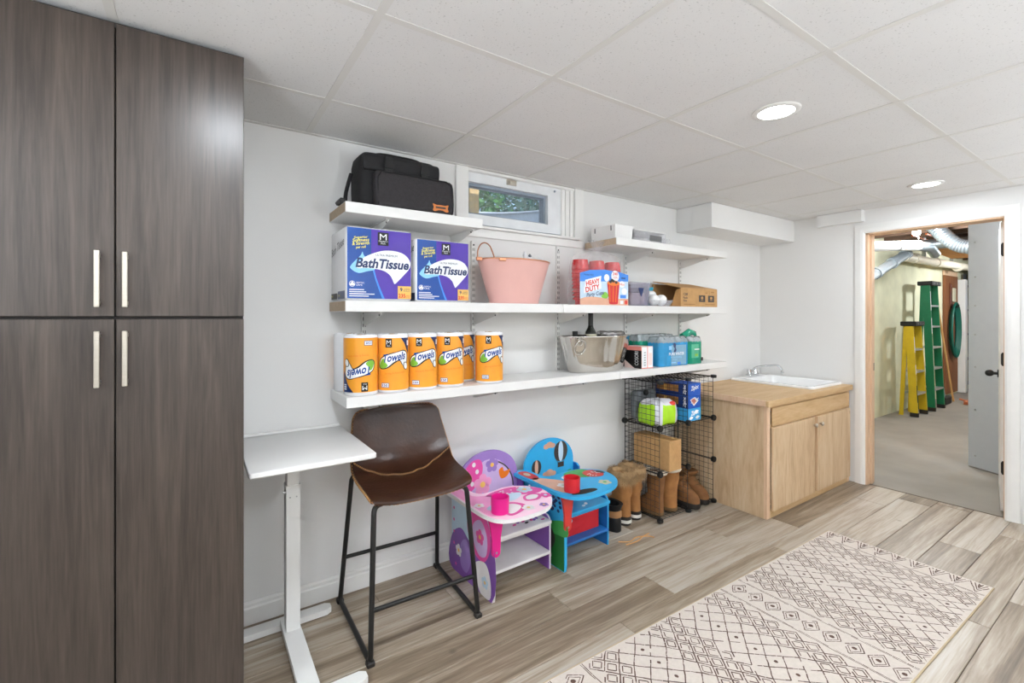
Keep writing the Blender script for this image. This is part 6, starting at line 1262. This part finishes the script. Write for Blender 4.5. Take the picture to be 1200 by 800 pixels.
# step ladders
def ladder(x, y, rz, hgt, wb, wt, matn, label, rungs, label_bits, dep):
    t = thing('step_ladder', label, 'ladder', (x, y, 0), rz, 'step ladders'); B = lambda b, n, m, **k: b.build(n, m, t, local=True, **k)
    # local: front towards -x, width along y
    fr = []
    for s in (-1, 1):
        a = Vector((-dep, s*wb/2, 0.0)); b_ = Vector((0, s*wt/2, hgt-0.02)); fr.append((a, b_))
        dd = (b_-a).normalized(); e = dd.cross(Vector((0, 1, 0))).normalized()*0.042
        q = MB(); q.rings([[a-e+Vector((0, -.012, 0)), a+e+Vector((0, -.012, 0)), a+e+Vector((0, .012, 0)), a-e+Vector((0, .012, 0))], [b_-e+Vector((0, -.012, 0)), b_+e+Vector((0, -.012, 0)), b_+e+Vector((0, .012, 0)), b_-e+Vector((0, .012, 0))]]); B(q, 'front_rail', matn)
        B(MB().box(a.x-0.045, a.x+0.04, a.y-0.018, a.y+0.018, 0, 0.05), 'foot', 'rubber')
        a2 = Vector((0.08, s*wb*0.46, 0.0)); b2 = Vector((0.04, s*wt*0.45, hgt-0.05)); q = MB(); e2 = Vector((0.022, 0, 0))
        q.rings([[a2-e2+Vector((0, -.01, 0)), a2+e2+Vector((0, -.01, 0)), a2+e2+Vector((0, .01, 0)), a2-e2+Vector((0, .01, 0))], [b2-e2+Vector((0, -.01, 0)), b2+e2+Vector((0, -.01, 0)), b2+e2+Vector((0, .01, 0)), b2-e2+Vector((0, .01, 0))]]); B(q, 'rear_rail', matn)
    for k in range(rungs):
        f_ = (k+1)*0.3/hgt*0.98; pa_, pb_ = fr[0][0].lerp(fr[0][1], f_), fr[1][0].lerp(fr[1][1], f_)
        B(MB().box(pa_.x-0.042, pa_.x+0.042, pa_.y+0.01, pb_.y-0.01, pa_.z-0.012, pa_.z+0.012), 'step', 'alu')
        z2 = pa_.z; f2 = z2/hgt; B(MB().box(0.08-(0.04)*f2-0.01, 0.08-(0.04)*f2+0.01, pa_.y+0.02, pb_.y-0.02, z2-0.012, z2+0.012), 'rear_brace', 'alu')
    B(MB().rbox(-0.075, 0.09, -wt/2-0.03, wt/2+0.03, hgt-0.06, hgt, 0.008, 1), 'top_cap', 'black')
    q = MB()
    for k in range(3): q.cyl((-0.076, -wt*0.3+wt*0.3*k, hgt-0.03), (-0.079, -wt*0.3+wt*0.3*k, hgt-0.03), 0.014, n=10)
    B(q, 'cap_holes', 'p_grey', kind='stuff')
    for (s, f0, f1, m_) in label_bits:
        a, b_ = fr[s]; p0, p1 = a.lerp(b_, f0), a.lerp(b_, f1); e = (b_-a).normalized().cross(Vector((0, 1, 0))).normalized()*0.026; o = Vector((0, -0.0135, 0))
        B(MB().add([p0-e+o, p0+e+o, p1+e+o, p1-e+o], [(0, 1, 2, 3)]), 'sticker', m_)
        o2 = (b_-a).normalized().cross(Vector((0, 1, 0))).normalized(); o2 = o2*(-0.0425 if o2.x > 0 else 0.0425); w_ = Vector((0, 0.011, 0)); B(MB().add([p0-w_+o2, p0+w_+o2, p1+w_+o2, p1-w_+o2], [(0, 1, 2, 3)]), 'sticker', m_)
ladder(7.93, 2.13, radians(90), 1.24, 0.37, 0.30, 'lad_yellow', 'short yellow fibreglass step ladder against the yellow-green wall', 3, [(1, 0.45, 0.55, 'p_white'), (1, 0.15, 0.33, 'p_black'), (1, 0.68, 0.85, 'p_white')], 0.06)
ladder(8.62, 2.13, radians(90), 1.80, 0.42, 0.34, 'lad_green', 'tall green fibreglass step ladder behind the yellow one', 5, [(1, 0.78, 0.93, 'p_white'), (1, 0.60, 0.72, 'p_white')], 0.07)
# broom, dust pan
t = thing('push_broom', 'long-handled broom with orange grip leaning on the wall beside the green ladder', 'broom', (9.3, 2.15, 0))
MB().tube([(9.25, 2.12, 0.10), (9.42, 2.29, 1.15)], 0.014, 8).build('handle', 'castiron', t); MB().tube([(9.42, 2.29, 1.15), (9.44, 2.305, 1.28)], 0.02, 8).build('grip', 'orangeplastic', t); MB().rbox(9.10, 9.40, 2.07, 2.16, 0, 0.11, 0.01, 1).build('brush_head', 'rubber', t)
t = thing('wooden_pole', 'thin bare wooden pole leaning on the wall left of the brown board', 'pole', (9.65, 2.2, 0)); MB().tube([(9.62, 2.10, 0.0), (9.68, 2.315, 1.62)], 0.013, 8).build('pole', 'broomwood', t)
t = thing('dust_pan', 'orange dust pan lying on the concrete beside the broom', 'dust pan', (9.55, 1.97, 0))
q = MB(); q.rings([[(9.40, 1.72, 0.002), (9.80, 1.72, 0.002), (9.80, 1.94, 0.004), (9.40, 1.94, 0.004)], [(9.40, 1.72, 0.008), (9.80, 1.72, 0.008), (9.80, 1.94, 0.05), (9.40, 1.94, 0.05)]]); q.build('pan', 'orangeplastic', t); MB().tube([(9.6, 1.94, 0.03), (9.6, 2.03, 0.05)], 0.014, 8).build('handle', 'orangeplastic', t)
# brown board with hose, white post, far shelving
t = thing('brown_board', 'tall brown wooden board standing against the far end of the wall', 'board', (10.4, 2.31, 0))
for k in range(3): MB().box(10.06+0.245*k, 10.303+0.245*k, 2.30, 2.325, 0.03, 1.98).build('plank', 'brownboard', t)
MB().box(10.05, 10.80, 2.305, 2.328, 1.98, 2.06).build('header', 'jamb', t)
t = thing('garden_hose', 'coiled green garden hose hanging on the brown board', 'hose', (10.42, 2.27, 1.2))
for k in range(4):
    q = MB(); q.tube([(10.42+(0.19+0.018*k)*cos(a), 2.275-0.012*k, 1.08+(0.36+0.03*k)*sin(a)) for a in [2*pi*j/32 for j in range(32)]], 0.017, 6, True); q.build('coil', 'hose', t, smooth=60)
t = thing('hose_hook', 'black hook holding the green hose on the brown board', 'hook', (10.42, 2.29, 1.45)); MB().tube([(10.42, 2.30, 1.46), (10.42, 2.22, 1.46), (10.42, 2.21, 1.50)], 0.012, 6).build('hook', 'black', t)
t = thing('hand_saw', 'small saw with pale handle hanging above the hose', 'saw', (10.45, 2.29, 1.7)); q = MB(); q.prism([(10.30, 1.50), (10.36, 1.50), (10.42, 1.82), (10.30, 1.86)], lambda u, v, d: (u, d, v), 2.29, 2.294); q.build('blade', 'copperpipe', t); MB().rbox(10.42, 10.58, 2.275, 2.295, 1.55, 1.78, 0.008, 1).build('handle', 'labelpaper', t)
t = thing('white_post', 'slim white post at the right edge of the brown board', 'post', (10.95, 2.28, 0)); MB().rbox(10.86, 11.0, 2.22, 2.325, 0, 1.94, 0.004, 1).build('post', 'trim', t)
t = thing('metal_shelving', 'dark steel shelving unit at the far end of the utility room', 'shelving', (11.4, 2.0, 0))
for z in (0.12, 0.55, 0.98, 1.40, 1.82): MB().box(11.1, 11.7, 1.3, 2.3, z, z+0.03).build('shelf', 'shelf_dark', t)
for x in (11.12, 11.68):
    for y_ in (1.32, 2.28): MB().box(x-0.02, x+0.02, y_-0.02, y_+0.02, 0, 2.05).build('upright', 'shelf_dark', t)
for z, m_, nm in ((0.581, 'labelpaper', 'pale'), (0.152, 'shelf_dark', 'dark'), (1.011, 'bin_red', 'red'), (1.431, 'bin_blue', 'blue'), (1.851, 'greybag', 'grey')):
    for k, y_ in enumerate((2.06, 1.72)):
        t = thing('storage_bin', '%s storage bin on the far dark shelving, %s' % (nm, ('beside the white post', 'second from the white post')[k]), 'bin', (11.35, y_, z), group='storage bins on the far shelving')
        q = MB(); h_ = 0.30 if z < 1.8 else 0.2; q.rings([[(11.16, y_-0.13, z), (11.6, y_-0.13, z), (11.6, y_+0.13, z), (11.16, y_+0.13, z)], [(11.14, y_-0.15, z+h_), (11.62, y_-0.15, z+h_), (11.62, y_+0.15, z+h_), (11.14, y_+0.15, z+h_)]]); q.build('tub', m_, t); MB().rbox(11.13, 11.63, y_-0.155, y_+0.155, z+h_, z+h_+0.025, 0.004, 1).build('lid', 'greybag' if m_ != 'greybag' else 'shelf_dark', t)

# ================================================================ OUTSIDE THE WINDOW
yo = W+T
struct('ground', MB().box(-6, 9, yo+0.95, 16, 1.45, 2.06).box(-6, 0.9, yo, yo+0.95, 1.45, 2.06).box(2.4, 9, yo, yo+0.95, 1.45, 2.06), 'grass')
t = thing('window_well', 'curved galvanised window well just outside the basement window', 'window well', (1.6, yo, 1.4))
pts = [(1.60+0.72*cos(a), yo+0.80*sin(a)) for a in [pi*k/40 for k in range(41)]]
rs = []
for k in range(25): z = 1.42+0.70*k/24; w_ = 0.008*(k % 2); rs.append([(1.60+(x-1.60)*(1+w_), yo+(y_-yo)*(1+w_), z) for x, y_ in pts])
q = MB(); q.rings(rs, False, False, closed=False); q.build('corrugated_wall', 'well', t, smooth=30)
q = MB(); q.tube([(x, y_, 2.125) for x, y_ in pts], 0.010, 6); q.build('rolled_edge', 'well', t, smooth=60)
struct('ground_2', MB().box(0.85, 2.4, yo, yo+0.9, 1.30, 1.42), 'concrete')
t = thing('lumber_post', 'pale knotty lumber post standing outside at the left of the window', 'post', (1.46, yo+0.18, 1.42)); MB().rbox(1.425, 1.495, yo+0.15, yo+0.22, 1.42, 2.6, 0.003, 1).build('post', 'post', t)
rl = random.Random(11)
def shrub(x, y, z, r, h, n, m_, label, lw=0.05):
    t = thing('leafy_shrub', label, 'shrub', (x, y, z), group='shrubs outside the window')
    for k in range(3): MB().tube([(x+0.05*k, y, z), (x+0.1*k-0.1, y+0.05, z+h*0.6)], [0.03, 0.015], 6).build('stem', 'bark', t)
    q = MB()
    for k in range(n):
        while True:
            v = Vector((rl.uniform(-1, 1), rl.uniform(-1, 1), rl.uniform(-1, 1)))
            if 0.25 < v.length < 1: break
        c = Vector((x+v.x*r, y+v.y*r*0.7, z+h*0.5+v.z*h*0.55)); a = Vector((rl.gauss(0, 1), rl.gauss(0, 1), rl.gauss(0, 0.6))).normalized(); b_ = a.cross(Vector((rl.gauss(0, 1), rl.gauss(0, 1), rl.gauss(0, 1)))).normalized(); l = lw*rl.uniform(0.7, 1.5)
        q.add([c-a*l, c-b_*l*0.4, c+a*l, c+b_*l*0.4], [(0, 1, 2, 3)])
    q.build('foliage', m_, t, kind='stuff')
shrub(2.3, 5.2, 2.06, 1.0, 1.7, 5200, 'leaf', 'dense green shrub in the middle of the view outside the window')
shrub(4.5, 5.6, 2.06, 1.1, 1.6, 4200, 'leaf2', 'blue-green shrub at the right outside the window')
shrub(5.2, 9.0, 2.06, 2.2, 3.4, 6000, 'leaf', 'tall green shrub farther back outside the window')
shrub(2.6, 8.2, 2.06, 1.3, 2.4, 2200, 'leaf2', 'looser blue-green shrub behind the lumber post outside')
